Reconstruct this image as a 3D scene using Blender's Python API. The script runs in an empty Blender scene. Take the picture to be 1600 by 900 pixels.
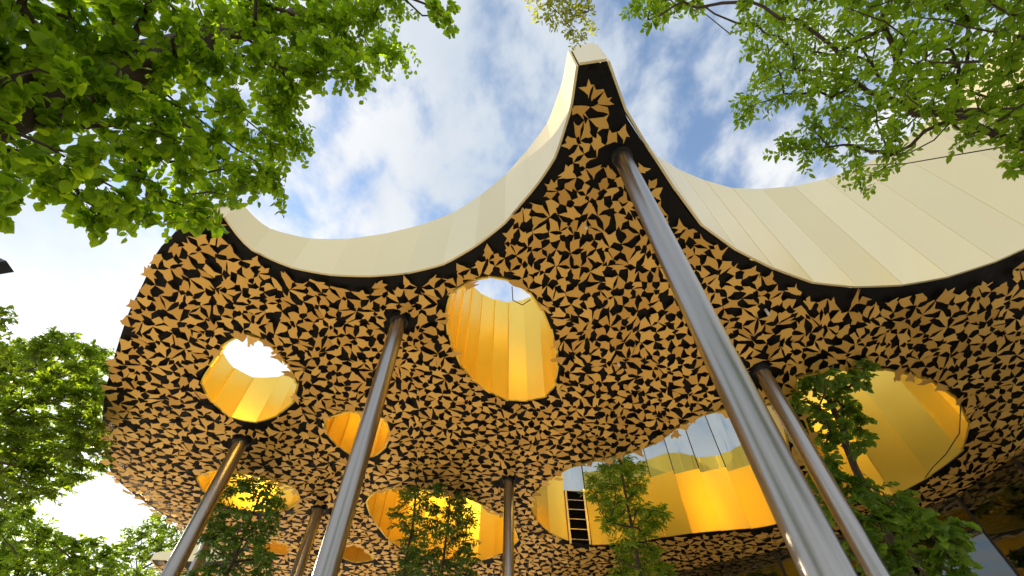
import bpy, math, random
import numpy as np
from mathutils import Vector, Matrix, Quaternion
from mathutils.geometry import delaunay_2d_cdt

scene = bpy.context.scene
COL = scene.collection

# ------------------------------------------------------------------ camera
EYE = 1.5
cam_data = bpy.data.cameras.new('camera')
cam_data.sensor_width = 36.0
cam_data.lens = 16.0
cam_data.clip_start = 0.05
cam_data.clip_end = 5000.0
cam = bpy.data.objects.new('camera', cam_data)
COL.objects.link(cam)
cam.location = (0, 0, EYE)
cam.rotation_euler = (math.radians(90 + 52.175), 0, 0)
scene.camera = cam

# ------------------------------------------------------------------ sky and sun
SUN_DIR = Vector((-0.6685, 0.6830, 0.2957)).normalized()
world = bpy.data.worlds.new('World')
scene.world = world
world.use_nodes = True
nt = world.node_tree
nt.nodes.clear()
def N(tree, typ, **kw):
    n = tree.nodes.new(typ)
    for k, v in kw.items():
        if k == 'inp':
            for kk, vv in v.items():
                n.inputs[kk].default_value = vv
        else:
            setattr(n, k, v)
    return n
def L(tree, a, b):
    tree.links.new(a, b)
out = N(nt, 'ShaderNodeOutputWorld')
bg = N(nt, 'ShaderNodeBackground', inp={'Strength': 0.15})
sky = N(nt, 'ShaderNodeTexSky', sky_type='NISHITA', sun_disc=False)
sky.sun_elevation = math.radians(17.2)
sky.sun_rotation = math.radians(-44.4)
sky.altitude = 100
sky.air_density = 1.0
sky.dust_density = 0.4
sky.ozone_density = 1.5
tc = N(nt, 'ShaderNodeTexCoord')
sep = N(nt, 'ShaderNodeSeparateXYZ')
L(nt, tc.outputs['Generated'], sep.inputs[0])
def wmath(op, a, b=None, c=None, clamp=False):
    m = N(nt, 'ShaderNodeMath', operation=op, use_clamp=clamp)
    for i, v in enumerate((a, b, c)):
        if v is None: continue
        if isinstance(v, (int, float)): m.inputs[i].default_value = v
        else: L(nt, v, m.inputs[i])
    return m.outputs[0]
zc = wmath('ADD', wmath('MAXIMUM', sep.outputs[2], 0.0), 0.14)
cx = wmath('DIVIDE', sep.outputs[0], zc)
cy = wmath('DIVIDE', sep.outputs[1], zc)
comb = N(nt, 'ShaderNodeCombineXYZ')
L(nt, cx, comb.inputs[0]); L(nt, cy, comb.inputs[1])
mp = N(nt, 'ShaderNodeMapping')
mp.inputs['Rotation'].default_value = (0, 0, math.radians(35))
mp.inputs['Scale'].default_value = (1.0, 0.78, 1.0)
mp.inputs['Location'].default_value = (3.1, 1.7, 0)
L(nt, comb.outputs[0], mp.inputs[0])
n1 = N(nt, 'ShaderNodeTexNoise', inp={'Scale': 8.5, 'Detail': 10.0, 'Roughness': 0.56, 'Distortion': 0.15})
n2 = N(nt, 'ShaderNodeTexNoise', inp={'Scale': 1.6, 'Detail': 3.0, 'Roughness': 0.5})
n3 = N(nt, 'ShaderNodeTexNoise', inp={'Scale': 1.3, 'Detail': 6.0, 'Roughness': 0.55})
for n in (n1, n2, n3): L(nt, mp.outputs[0], n.inputs['Vector'])
dens = wmath('ADD', wmath('MULTIPLY', n1.outputs['Fac'], 0.70), wmath('MULTIPLY', n2.outputs['Fac'], 0.42))
# thicker veil of cloud towards the horizon
hz = wmath('MULTIPLY', wmath('SUBTRACT', 1.0, wmath('MAXIMUM', sep.outputs[2], 0.0)), 0.17)
dens = wmath('ADD', dens, hz)
mr = N(nt, 'ShaderNodeMapRange', interpolation_type='SMOOTHSTEP',
       inp={'From Min': 0.43, 'From Max': 0.65, 'To Min': 0.04, 'To Max': 0.985})
L(nt, dens, mr.inputs['Value'])
cl = N(nt, 'ShaderNodeMix', data_type='RGBA')
cl.inputs[6].default_value = (1.75, 2.0, 2.3, 1)
cl.inputs[7].default_value = (3.0, 2.97, 2.95, 1)
mr2 = N(nt, 'ShaderNodeMapRange', inp={'From Min': 0.35, 'From Max': 0.65})
L(nt, n3.outputs['Fac'], mr2.inputs['Value'])
L(nt, mr2.outputs[0], cl.inputs[0])
# clouds are brighter where the sun stands behind them
vd = N(nt, 'ShaderNodeVectorMath', operation='DOT_PRODUCT')
vd.inputs[1].default_value = SUN_DIR
L(nt, tc.outputs['Generated'], vd.inputs[0])
glow = wmath('ADD', 1.0, wmath('MULTIPLY', wmath('POWER', wmath('MAXIMUM', vd.outputs['Value'], 0.0), 16.0), 1.0))
clg = N(nt, 'ShaderNodeVectorMath', operation='SCALE')
L(nt, cl.outputs[2], clg.inputs[0]); L(nt, glow, clg.inputs['Scale'])
skm = N(nt, 'ShaderNodeMix', data_type='RGBA')
L(nt, mr.outputs[0], skm.inputs[0])
L(nt, sky.outputs[0], skm.inputs[6]); L(nt, clg.outputs[0], skm.inputs[7])
L(nt, skm.outputs[2], bg.inputs['Color'])
L(nt, bg.outputs[0], out.inputs['Surface'])

sun_data = bpy.data.lights.new('sun', 'SUN')
sun_data.energy = 5.0
sun_data.angle = math.radians(0.55)
sun_data.color = (1.0, 0.83, 0.62)
sun = bpy.data.objects.new('sun', sun_data)
COL.objects.link(sun)
sun.location = SUN_DIR * 60
sun.rotation_mode = 'QUATERNION'
sun.rotation_quaternion = (-SUN_DIR).to_track_quat('-Z', 'Y')

vs = scene.view_settings
vs.view_transform = 'Standard'
vs.look = 'None'
vs.exposure = 1.25
vs.gamma = 1.0
vs.use_curve_mapping = False
scene.render.engine = 'CYCLES'
scene.cycles.use_denoising = True
scene.cycles.max_bounces = 10
scene.cycles.diffuse_bounces = 6
scene.cycles.glossy_bounces = 5
scene.cycles.transmission_bounces = 6
scene.cycles.transparent_max_bounces = 8
scene.cycles.sample_clamp_indirect = 5.0
scene.cycles.blur_glossy = 1.0

# ------------------------------------------------------------------ helpers
rnd = random.Random(11)
def tag(o, label=None, cat=None, group=None, kind=None):
    if label: o['label'] = label
    if cat: o['category'] = cat
    if group: o['group'] = group
    if kind: o['kind'] = kind
    return o
def link(name, data, parent=None):
    o = bpy.data.objects.new(name, data)
    COL.objects.link(o)
    if parent is not None: o.parent = parent
    return o
def empty(name, loc=(0, 0, 0)):
    o = link(name, None)
    o.location = loc
    o.empty_display_size = 0.3
    return o
def mesh(name, verts, faces, mat, smooth=False, sharp=None):
    me = bpy.data.meshes.new(name)
    me.from_pydata([tuple(map(float, v)) for v in verts], [], faces)
    me.update()
    if mat: me.materials.append(mat)
    if smooth:
        me.polygons.foreach_set('use_smooth', [True] * len(me.polygons))
        if sharp: me.set_sharp_from_angle(angle=math.radians(sharp))
    return me
def np_mesh(name, V, idx_list, mat, smooth=False):
    """V (n,3), idx_list: list of (count, k) int arrays of faces with k corners."""
    me = bpy.data.meshes.new(name)
    V = np.asarray(V, np.float32)
    loops = np.concatenate([a.ravel() for a in idx_list]).astype(np.int32)
    tot = np.concatenate([np.full(len(a), a.shape[1], np.int32) for a in idx_list])
    start = np.concatenate([[0], np.cumsum(tot)[:-1]]).astype(np.int32)
    me.vertices.add(len(V)); me.vertices.foreach_set('co', V.ravel())
    me.loops.add(len(loops)); me.loops.foreach_set('vertex_index', loops)
    me.polygons.add(len(tot)); me.polygons.foreach_set('loop_start', start)
    me.polygons.foreach_set('loop_total', tot)
    if smooth: me.polygons.foreach_set('use_smooth', np.ones(len(tot), bool))
    me.update(calc_edges=True)
    me.validate()
    if mat: me.materials.append(mat)
    return me

def principled(name, color, rough=0.5, metal=0.0, coat=0.0, spec=0.5):
    m = bpy.data.materials.new(name)
    m.use_nodes = True
    t = m.node_tree
    b = t.nodes['Principled BSDF']
    b.inputs['Base Color'].default_value = (*color, 1)
    b.inputs['Roughness'].default_value = rough
    b.inputs['Metallic'].default_value = metal
    b.inputs['Coat Weight'].default_value = coat
    b.inputs['Specular IOR Level'].default_value = spec
    return m, t, b
def vary(t, b, c0, c1, scale, detail=4.0, island=0.0, rough=None, coords='Object', stretch=None):
    """colour between c0 and c1 by noise, plus a random amount per piece"""
    tcn = N(t, 'ShaderNodeTexCoord')
    no = N(t, 'ShaderNodeTexNoise', inp={'Scale': scale, 'Detail': detail, 'Roughness': 0.6})
    src = tcn.outputs[coords]
    if stretch:
        mpn = N(t, 'ShaderNodeMapping'); mpn.inputs['Scale'].default_value = stretch
        L(t, src, mpn.inputs[0]); src = mpn.outputs[0]
    L(t, src, no.inputs['Vector'])
    fac = no.outputs['Fac']
    if island:
        ge = N(t, 'ShaderNodeNewGeometry'); oi = N(t, 'ShaderNodeObjectInfo')
        ad = N(t, 'ShaderNodeMath', operation='ADD'); L(t, ge.outputs['Random Per Island'], ad.inputs[0]); L(t, oi.outputs['Random'], ad.inputs[1])
        fr = N(t, 'ShaderNodeMath', operation='FRACT'); L(t, ad.outputs[0], fr.inputs[0])
        mx = N(t, 'ShaderNodeMix', data_type='FLOAT'); mx.inputs[0].default_value = island
        L(t, fac, mx.inputs[2]); L(t, fr.outputs[0], mx.inputs[3])
        fac = mx.outputs[0]
    mc = N(t, 'ShaderNodeMix', data_type='RGBA')
    mc.inputs[6].default_value = (*c0, 1); mc.inputs[7].default_value = (*c1, 1)
    L(t, fac, mc.inputs[0])
    L(t, mc.outputs[2], b.inputs['Base Color'])
    if rough:
        mrn = N(t, 'ShaderNodeMapRange', inp={'To Min': rough[0], 'To Max': rough[1]})
        L(t, no.outputs['Fac'], mrn.inputs['Value'])
        L(t, mrn.outputs[0], b.inputs['Roughness'])
    return mc.outputs[2]

# ------------------------------------------------------------------ materials
M_LEAFGOLD, t, b = principled('gold_leaf_plate', (0.6, 0.36, 0.09), 0.38, 0.45)
vary(t, b, (0.60, 0.33, 0.065), (0.92, 0.59, 0.15), 2.2, island=0.7, rough=(0.30, 0.46))
M_SOFFIT, t, b = principled('black_soffit', (0.012, 0.011, 0.011), 0.32, 0.0, 0.0, 0.2)
vary(t, b, (0.003, 0.003, 0.0035), (0.008, 0.0075, 0.007), 3.0, rough=(0.3, 0.6))
tcn = N(t, 'ShaderNodeTexCoord'); nb = N(t, 'ShaderNodeTexNoise', inp={'Scale': 3.5, 'Detail': 3.0})
L(t, tcn.outputs['Object'], nb.inputs['Vector'])
bp = N(t, 'ShaderNodeBump', inp={'Strength': 0.35, 'Distance': 0.08}); L(t, nb.outputs['Fac'], bp.inputs['Height']); L(t, bp.outputs[0], b.inputs['Normal'])
M_RIM, t, b = principled('champagne_rim_panel', (0.7, 0.6, 0.4), 0.34, 0.55)
vary(t, b, (0.82, 0.70, 0.39), (0.92, 0.82, 0.51), 0.7, island=0.8, rough=(0.28, 0.38))  # random tone per panel, widened to stand in for differing sheen
M_WELL, t, b = principled('yellow_well_panel', (0.85, 0.56, 0.1), 0.36, 0.72)
vary(t, b, (0.95, 0.66, 0.085), (0.98, 0.77, 0.17), 0.7, island=0.6, rough=(0.32, 0.42))  # random panel colour imitates the lighter and darker strips that gloss makes
M_STEEL, t, b = principled('brushed_steel', (0.5, 0.48, 0.45), 0.33, 1.0)
vary(t, b, (0.34, 0.325, 0.305), (0.39, 0.375, 0.355), 60.0, rough=(0.26, 0.32), stretch=(1, 1, 0.02))
M_BLACK, t, b = principled('black_steel', (0.012, 0.012, 0.012), 0.45)
M_VOID, t, b = principled('vent_void', (0.006, 0.006, 0.006), 0.9, 0.0, 0.0, 0.05)
M_ROOF, t, b = principled('roof_membrane', (0.3, 0.28, 0.25), 0.9)
vary(t, b, (0.25, 0.23, 0.20), (0.36, 0.34, 0.30), 0.6)
M_FRAME, t, b = principled('dark_bronze_frame', (0.05, 0.042, 0.035), 0.4, 0.6)
M_INT, t, b = principled('dark_interior', (0.05, 0.045, 0.04), 0.9)
vary(t, b, (0.03, 0.028, 0.026), (0.07, 0.062, 0.052), 0.5)
M_WHITE, t, b = principled('white_plastic', (0.75, 0.75, 0.73), 0.4)
M_BARK, t, b = principled('bark', (0.07, 0.05, 0.035), 0.95)
vary(t, b, (0.025, 0.018, 0.012), (0.10, 0.072, 0.048), 9.0, detail=8, stretch=(1, 1, 0.25))
nb = N(t, 'ShaderNodeTexNoise', inp={'Scale': 22.0, 'Detail': 6.0}); tcn = N(t, 'ShaderNodeTexCoord')
mpn = N(t, 'ShaderNodeMapping'); mpn.inputs['Scale'].default_value = (1, 1, 0.2)
L(t, tcn.outputs['Object'], mpn.inputs[0]); L(t, mpn.outputs[0], nb.inputs['Vector'])
bp = N(t, 'ShaderNodeBump', inp={'Strength': 0.9, 'Distance': 0.03}); L(t, nb.outputs['Fac'], bp.inputs['Height']); L(t, bp.outputs[0], b.inputs['Normal'])
M_GROUND, t, b = principled('pale_gravel_ground', (0.4, 0.36, 0.3), 0.95)
vary(t, b, (0.40, 0.35, 0.28), (0.56, 0.50, 0.41), 1.5, detail=8)

# reflective coated glass: part mirror, part see-through
M_GLASS = bpy.data.materials.new('coated_glass'); M_GLASS.use_nodes = True
M_GLASS_HALL = None
t = M_GLASS.node_tree; t.nodes.clear()
o_ = N(t, 'ShaderNodeOutputMaterial')
tr = N(t, 'ShaderNodeBsdfTransparent'); tr.inputs[0].default_value = (0.42, 0.47, 0.45, 1)
gl = N(t, 'ShaderNodeBsdfGlossy', inp={'Roughness': 0.015}); gl.inputs['Color'].default_value = (0.80, 0.86, 0.86, 1)
fr = N(t, 'ShaderNodeFresnel', inp={'IOR': 1.5})
mrn = N(t, 'ShaderNodeMapRange', inp={'To Min': 0.50, 'To Max': 1.0}); L(t, fr.outputs[0], mrn.inputs['Value'])
mx = N(t, 'ShaderNodeMixShader'); L(t, mrn.outputs[0], mx.inputs[0]); L(t, tr.outputs[0], mx.inputs[1]); L(t, gl.outputs[0], mx.inputs[2])
L(t, mx.outputs[0], o_.inputs['Surface'])
M_GLASS_HALL = M_GLASS.copy(); M_GLASS_HALL.name = 'hall_glass'
for n_ in M_GLASS_HALL.node_tree.nodes:
    if n_.type == 'MAP_RANGE': n_.inputs['To Min'].default_value = 0.12; n_.inputs['To Max'].default_value = 0.45
    if n_.type == 'BSDF_TRANSPARENT': n_.inputs[0].default_value = (0.3, 0.33, 0.3, 1)

def foliage(name, c0, c1, trans, tmix=0.5):
    m = bpy.data.materials.new(name); m.use_nodes = True
    t = m.node_tree; b = t.nodes['Principled BSDF']; o_ = t.nodes['Material Output']
    b.inputs['Roughness'].default_value = 0.42
    b.inputs['Specular IOR Level'].default_value = 0.3
    col = vary(t, b, c0, c1, 1.6, island=0.75)
    tl = N(t, 'ShaderNodeBsdfTranslucent')
    mm = N(t, 'ShaderNodeMix', data_type='RGBA', blend_type='MULTIPLY'); mm.inputs[0].default_value = 1.0
    L(t, col, mm.inputs[6]); mm.inputs[7].default_value = (*trans, 1)
    L(t, mm.outputs[2], tl.inputs['Color'])
    ms = N(t, 'ShaderNodeMixShader'); ms.inputs[0].default_value = tmix
    L(t, b.outputs[0], ms.inputs[1]); L(t, tl.outputs[0], ms.inputs[2])
    L(t, ms.outputs[0], o_.inputs['Surface'])
    return m
F_LIME = foliage('lime_foliage', (0.070, 0.150, 0.008), (0.210, 0.350, 0.016), (3.0, 2.6, 1.0), 0.58)
F_ELM = foliage('elm_foliage', (0.085, 0.170, 0.010), (0.240, 0.380, 0.024), (2.6, 2.3, 1.0), 0.58)
F_YEL = foliage('yellowish_foliage', (0.16, 0.20, 0.018), (0.30, 0.32, 0.03), (2.0, 1.9, 1.0), 0.5)
F_PARK = foliage('park_foliage', (0.055, 0.11, 0.010), (0.150, 0.23, 0.020), (3.2, 2.8, 1.0), 0.6)
F_YOUNG = foliage('young_tree_foliage', (0.035, 0.095, 0.012), (0.11, 0.21, 0.022), (2.2, 2.2, 1.2), 0.4)
F_FEATH = foliage('feathery_foliage', (0.08, 0.16, 0.012), (0.21, 0.32, 0.025), (2.2, 2.2, 1.0), 0.45)
F_MAPLE = foliage('maple_foliage', (0.055, 0.125, 0.014), (0.16, 0.26, 0.028), (2.2, 2.2, 1.1), 0.42)

# ------------------------------------------------------------------ height fields of the canopy
CB = np.array([(2.3,3.68,9.3),(-2.73,7.37,8.3),(-0.11,14.41,8.2),(-7.44,11.02,7.4),(6.14,8.49,7.7),(-6.46,15.16,7.6),(-11.35,17.91,7.6),(1.59,2.03,9.9),(3.42,10.43,7.3),(6.94,6.35,8.3),(11.23,5.46,8.4),(-4.06,6.37,8.6),(-6.12,4.93,8.6),(-10.79,10.01,7.4),(-0.17,8.28,8.5),(10.0,8.04,7.6),(13.03,12.82,6.8),(6.67,16.9,6.9),(1.18,18.18,7.2),(-5.0,19.6,7.3)])
CT = np.array([(1.3,2.1,11.4),(1.85,2.0,11.3),(0.9,3.8,11.6),(-0.5,5.5,11.45),(-2.1,6.3,11.0),(-3.7,6.3,10.2),(-5.0,6.0,9.8),(-6.0,5.0,9.1),(-8.0,9.1,8.55),(-6.7,10.6,9.4),(-1.1,9.4,11.8),(0,10.2,12.4),(5.0,5.6,12.6),(6.8,6.3,13.1),(8.9,6.3,13.4),(11.5,5.0,13.6),(13.5,1.5,13.6),(5.5,15.8,12.4),(8.4,14.7,12.6),(-12.3,19.7,8.35),(-14.6,20.1,7.95),(-8.5,15,9.6),(-4.5,12,10.6),(-2,18.5,12.3),(-3.5,15,11.6),(10.3,10.6,10.9),(12.2,11,10.8),(3,17,12.2),(14,17,12.6),(0,25,11.0)])  # unseen roof lowered to light the broad-panelled well, raised to hide a sun patch elsewhere
class Field:
    def __init__(s, C, S, mean, reg):
        s.P = C[:, :2]; s.S = S; s.m = mean
        K = s.k(s.P)
        s.W = np.linalg.solve(K + reg * np.eye(len(C)), C[:, 2] - mean)
    def k(s, q):
        d2 = ((q[:, None] - s.P[None]) ** 2).sum(-1)
        return np.exp(-d2 / (2 * s.S * s.S))
    def __call__(s, q):
        q = np.atleast_2d(np.asarray(q, float))
        return s.m + s.k(q) @ s.W + EYE
zb = Field(CB, 9.0, 8.0, 0.02)
zt = Field(CT, 6.0, 11.0, 0.03)

def catmull(P, closed, step):
    P = [np.array(p, float) for p in P]
    n = len(P); out = []
    segs = n if closed else n - 1
    for i in range(segs):
        p1, p2 = P[i], P[(i + 1) % n]
        p0 = P[i - 1] if (closed or i > 0) else 2 * p1 - p2
        p3 = P[(i + 2) % n] if (closed or i + 2 < n) else 2 * p2 - p1
        for t_ in np.linspace(0, 1, 16, endpoint=False):
            out.append(0.5 * (2 * p1 + (p2 - p0) * t_ + (2 * p0 - 5 * p1 + 4 * p2 - p3) * t_ ** 2 + (3 * p1 - p0 - 3 * p2 + p3) * t_ ** 3))
    out.append(P[0] if closed else P[-1])
    D = np.array(out)
    # mild smoothing
    for _ in range(6):
        E = D.copy()
        E[1:-1] = 0.5 * D[1:-1] + 0.25 * (D[:-2] + D[2:])
        if closed:
            E[0] = E[-1] = 0.5 * D[0] + 0.25 * (D[1] + D[-2])
        D = E
    s = np.concatenate([[0], np.cumsum(np.linalg.norm(np.diff(D, axis=0), axis=1))])
    k = max(4, int(round(s[-1] / step / 4)) * 4) if closed else max(4, int(round(s[-1] / step / 4)) * 4)
    u = np.linspace(0, s[-1], k + 1)
    R = np.stack([np.interp(u, s, D[:, 0]), np.interp(u, s, D[:, 1])], 1)
    return R[:-1] if closed else R

NOTCH_A = [(1.33,2.05),(1.27,2.76),(1.19,2.99),(1.02,3.61),(0.7,4.19),(0.28,4.67),(-0.14,5.17),(-0.74,5.64),(-1.5,6.09),(-2.19,6.28),(-2.94,6.36),(-3.89,6.32),(-4.72,6.14),(-5.35,5.85),(-5.91,5.38),(-6.15,4.75)]
PERIM = [(-6.15,4.75),(-6.75,4.7),(-7.31,5.12),(-7.67,5.42),(-8.15,6.07),(-8.64,6.67),(-9.1,7.33),(-9.7,8.24),(-10.22,9.05),(-10.75,9.98),(-11.4,11.3),(-11.85,12.4),(-12.0,13.1),(-11.98,14.12),(-11.85,15.04),(-11.62,16.28),(-11.40,17.4),(-11.15,18.2)]
BAY = [(-11.15,18.2),(-10.8,18.8),(-11.2,19.35),(-12.0,19.6),(-12.7,19.75),(-13.6,19.9),(-14.6,20.05)]
BACK = [(-14.6,20.05),(-14.9,20.9),(-13.8,23.2),(-11,25.6),(-6,27.4),(0,28),(8,27),(15,23),(19,17),(19.5,10),(18,5),(16,1.8),(14.4,0.3)]
NOTCH_B = [(14.4,0.3),(13.9,0.6),(13.6,1.7),(13.25,2.7),(12.75,3.7),(12.0,4.75),(11.17,5.43),(10.48,5.78),(9.68,6.08),(8.83,6.27),(7.72,6.35),(6.94,6.31),(6.11,6.08),(5.36,5.80),(4.66,5.43),(4.12,5.07),(3.74,4.67),(3.22,4.05),(2.75,3.47),(2.37,2.99),(2.06,2.40),(1.85,1.98)]
CAP = [(1.85,1.98),(1.33,2.05)]
HOLES = dict(
 h1=[(-1.1,6.55),(-0.84,6.42),(-0.46,6.39),(0,6.48),(0.39,6.74),(0.7,7.12),(0.99,7.73),(1.18,8.38),(1.23,9.08),(1.15,9.68),(0.86,10.04),(0.35,10.2),(-0.09,10.2),(-0.53,10.01),(-1.04,9.56),(-1.43,8.87),(-1.63,8.16),(-1.68,7.49),(-1.59,6.97),(-1.35,6.68)],
 h2=[(-7.11,7.92),(-6.81,7.67),(-6.49,7.6),(-6.17,7.74),(-5.91,8.16),(-5.68,8.7),(-5.6,9.25),(-5.76,9.81),(-6.13,10.26),(-6.7,10.6),(-7.19,10.65),(-7.6,10.42),(-7.88,9.9),(-7.98,9.41),(-7.94,9.0),(-7.75,8.66),(-7.48,8.38)],
 h3=[(-5.31,10.76),(-4.82,10.5),(-4.29,10.47),(-3.79,10.64),(-3.53,11.06),(-3.54,11.63),(-3.88,12.35),(-4.41,12.66),(-4.85,12.48),(-5.2,11.91),(-5.39,11.3)],
 h5=[(-9.62,13.0),(-9.21,12.68),(-8.73,12.63),(-7.86,13.1),(-7.07,13.68),(-6.81,14.29),(-7.16,15.06),(-7.89,15.41),(-8.6,15.3),(-9.45,14.83),(-9.73,13.97)],
 h6=[(-9.74,17.89),(-9.33,17.4),(-8.92,17.25),(-8.43,17.51),(-8.11,18.03),(-8.36,18.5),(-8.76,18.61),(-9.31,18.42)],
 h7=[(-6.77,17.91),(-6.26,17.6),(-5.7,17.87),(-5.33,18.45),(-5.31,19.02),(-5.97,19.26),(-6.52,18.96)],
 h8=[(-4.96,15.1),(-4.51,14.42),(-3.56,14.25),(-2.02,14.65),(-1.19,15.08),(-0.33,15.91),(0.25,17.09),(0.02,18.0),(-1.24,19.1),(-2.6,19.08),(-4.1,18.25),(-4.74,17.01)],
 h4=[(6.8,9.55),(6.4,9.58),(5.69,9.75),(5.11,10.04),(4.54,10.58),(3.98,11.36),(3.01,12.09),(1.94,12.68),(1.21,13.46),(0.73,14.35),(0.6,15.2),(0.78,15.97),(1.37,16.84),(2.08,17.25),(2.99,17.3),(4.05,16.9),(5.21,16.12),(6.3,15.5),(7.39,15.05),(8.1,14.75),(8.45,14.2),(8.2,12.9),(7.6,11.2),(7.15,10.0)],
 h9=[(7.0,8.75),(7.4,8.52),(8.13,8.36),(9.04,8.33),(9.85,8.46),(10.59,8.76),(11.27,9.25),(11.86,9.98),(12.13,10.66),(12.08,11.26),(11.68,12.02),(11.27,12.6),(10.85,13.0),(10.2,13.15),(9.5,12.8),(8.75,11.9),(8.0,10.7),(7.35,9.6)],
)

# ------------------------------------------------------------------ ground
g = mesh('ground', [(-900,-900,0),(900,-900,0),(900,900,0),(-900,900,0)], [(0,1,2,3)], M_GROUND)
tag(link('ground', g), kind='structure')

# ------------------------------------------------------------------ the pavilion
PAV = empty('pavilion', (0, 12, 0))
tag(PAV, 'pavilion with wavy canopy of gold leaf plates, round light wells and steel columns', 'pavilion')
PAV_INV = Matrix.Translation((0, -12, 0))
def part(name, me, parent=None):
    """a mesh given in world coordinates, parented to the pavilion or one of its parts"""
    o = link(name, me, parent or PAV)
    if parent is None: o.matrix_parent_inverse = PAV_INV
    return o
def group_part(name, lab=None):
    o = link(name, None, PAV)
    o.matrix_parent_inverse = PAV_INV
    if lab: o['label'] = lab
    return o

def panel_mesh(P, out_sign, zlo, zhi, twist, mat, off=0.07, thick=0.05, flat=0.45):
    """one cladding panel standing along polyline P (n,2); out_sign: +1 left normal is outside"""
    P = np.asarray(P); n = len(P)
    T = np.gradient(P, axis=0); T /= np.linalg.norm(T, axis=1)[:, None]
    Nn = np.stack([-T[:, 1], T[:, 0]], 1) * out_sign
    s = np.linspace(0, 1, n)
    f = off + twist * (s - 0.5)
    # flatten the curve of the panel part of the way to a plane
    ch = P[0][None] * (1 - s[:, None]) + P[-1][None] * s[:, None]
    Q = P * (1 - flat) + ch * flat
    A_ = Q + Nn * f[:, None]; B_ = Q + Nn * (f - thick)[:, None]
    # 4 mm joint at each end
    A_[0] += T[0] * 0.0004; A_[-1] -= T[-1] * 0.0004; B_[0] += T[0] * 0.0004; B_[-1] -= T[-1] * 0.0004
    V = []
    for i in range(n):
        V += [(*A_[i], zlo[i]), (*A_[i], zhi[i]), (*B_[i], zlo[i]), (*B_[i], zhi[i])]
    Fc = []
    for i in range(n - 1):
        a = 4 * i; c = a + 4
        Fc += [(a, c, c + 1, a + 1), (c + 2, a + 2, a + 3, c + 3), (a + 1, c + 1, c + 3, a + 3), (a, a + 2, c + 2, c)]
    Fc += [(0, 1, 3, 2)]
    e = 4 * (n - 1)
    Fc += [(e, e + 2, e + 3, e + 1)]
    if out_sign < 0: pass
    else: Fc = [tuple(reversed(f_)) for f_ in Fc]
    return mesh('panel', V, Fc, mat, True, 30)

VENT = []; P_NOW = [None]
def clad(name, poly, closed, out_sign, mat, spans=None, sub=4, twist=0.05, lip=0.05, wob=0.02, flat=0.45, off=0.07):
    """panels along the resampled polyline; spans(i, mid) may return a list of (z0, z1, material, part name)"""
    root = group_part(name)
    n = len(poly); k = n // sub if closed else (n - 1) // sub
    for i in range(k):
        ids = [(i * sub + j) % n for j in range(sub + 1)]
        P = poly[ids]
        lo = zb(P) - lip; hi = zt(P) + 0.05
        P_NOW[0] = P
        parts = spans(i, P.mean(0)) if spans else None
        tw = twist + rnd.uniform(-wob, wob)
        if not parts:
            part('panel', panel_mesh(P, out_sign, lo, hi, tw, mat, off=off, flat=flat), root)
        else:
            for z0, z1, m_, nm in parts:
                a = lo if z0 is None else np.full(len(P), z0)
                c = hi if z1 is None else np.full(len(P), z1)
                if nm == 'glass_pane':
                    o = part(nm, panel_mesh(P, out_sign, a, c, 0.0, m_, off=0.02, thick=0.02), root)
                    # mullion at the pane's edge
                    part('mullion', bar_mesh((*P[0], a[0]), (*P[0], c[0]), 0.025, M_FRAME), root)
                else:
                    part(nm, panel_mesh(P, out_sign, a, c, tw if nm == 'panel' else 0, m_, flat=flat), root)
    return root

def tube_mesh(path, radii, mat, sides=10, name='tube', caps=True, smooth=True):
    path = [Vector(p) for p in path]
    V = []; Fc = []
    n = len(path)
    up = Vector((0.3, 0.9, 0.1))
    for i, p in enumerate(path):
        d = (path[min(i + 1, n - 1)] - path[max(i - 1, 0)]).normalized()
        x = d.cross(up)
        if x.length < 0.1: x = d.cross(Vector((1, 0, 0)))
        x.normalize(); y = d.cross(x)
        r = radii[i] if hasattr(radii, '__len__') else radii
        for j in range(sides):
            a = 2 * math.pi * j / sides
            V.append(p + (x * math.cos(a) + y * math.sin(a)) * r)
    for i in range(n - 1):
        for j in range(sides):
            a = i * sides + j; c = i * sides + (j + 1) % sides
            Fc.append((a, a + sides, c + sides, c))
    if caps:
        Fc.append(tuple(range(sides))); Fc.append(tuple(reversed(range((n - 1) * sides, n * sides))))
    return mesh(name, V, Fc, mat, smooth, 40)
def bar_mesh(a, c, h, mat):
    a = Vector(a); c = Vector(c)
    V = []
    for p in (a, c):
        for sx, sy in ((-1, -1), (1, -1), (1, 1), (-1, 1)):
            V.append((p.x + sx * h, p.y + sy * h, p.z))
    return mesh('bar', V, [(3, 2, 1, 0), (4, 5, 6, 7), (0, 1, 5, 4), (1, 2, 6, 5), (2, 3, 7, 6), (3, 0, 4, 7)], mat)

# outline -------------------------------------------------------------
secs = [('a', catmull(NOTCH_A, False, 0.23)), ('p', catmull(PERIM, False, 0.26)), ('y', catmull(BAY, False, 0.26)),
        ('k', catmull(BACK, False, 0.35)), ('b', catmull(NOTCH_B, False, 0.25)), ('c', np.array([np.array(CAP[0]) * (1 - s) + np.array(CAP[1]) * s for s in np.linspace(0, 1, 5)]))]
OUT = np.concatenate([s[:-1] for _, s in secs])
def area(P):
    x, y = P[:, 0], P[:, 1]
    return 0.5 * np.sum(x * np.roll(y, -1) - y * np.roll(x, -1))
ccw = area(OUT) > 0
osign = -1 if ccw else 1          # outside = right normal when ccw
PW = dict(h1=0.14, h2=0.17, h3=0.17, h5=0.2, h6=0.2, h7=0.2, h8=0.2, h4=0.22, h9=0.27)
HP = {k: catmull(v, True, PW[k]) for k, v in HOLES.items()}

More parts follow.
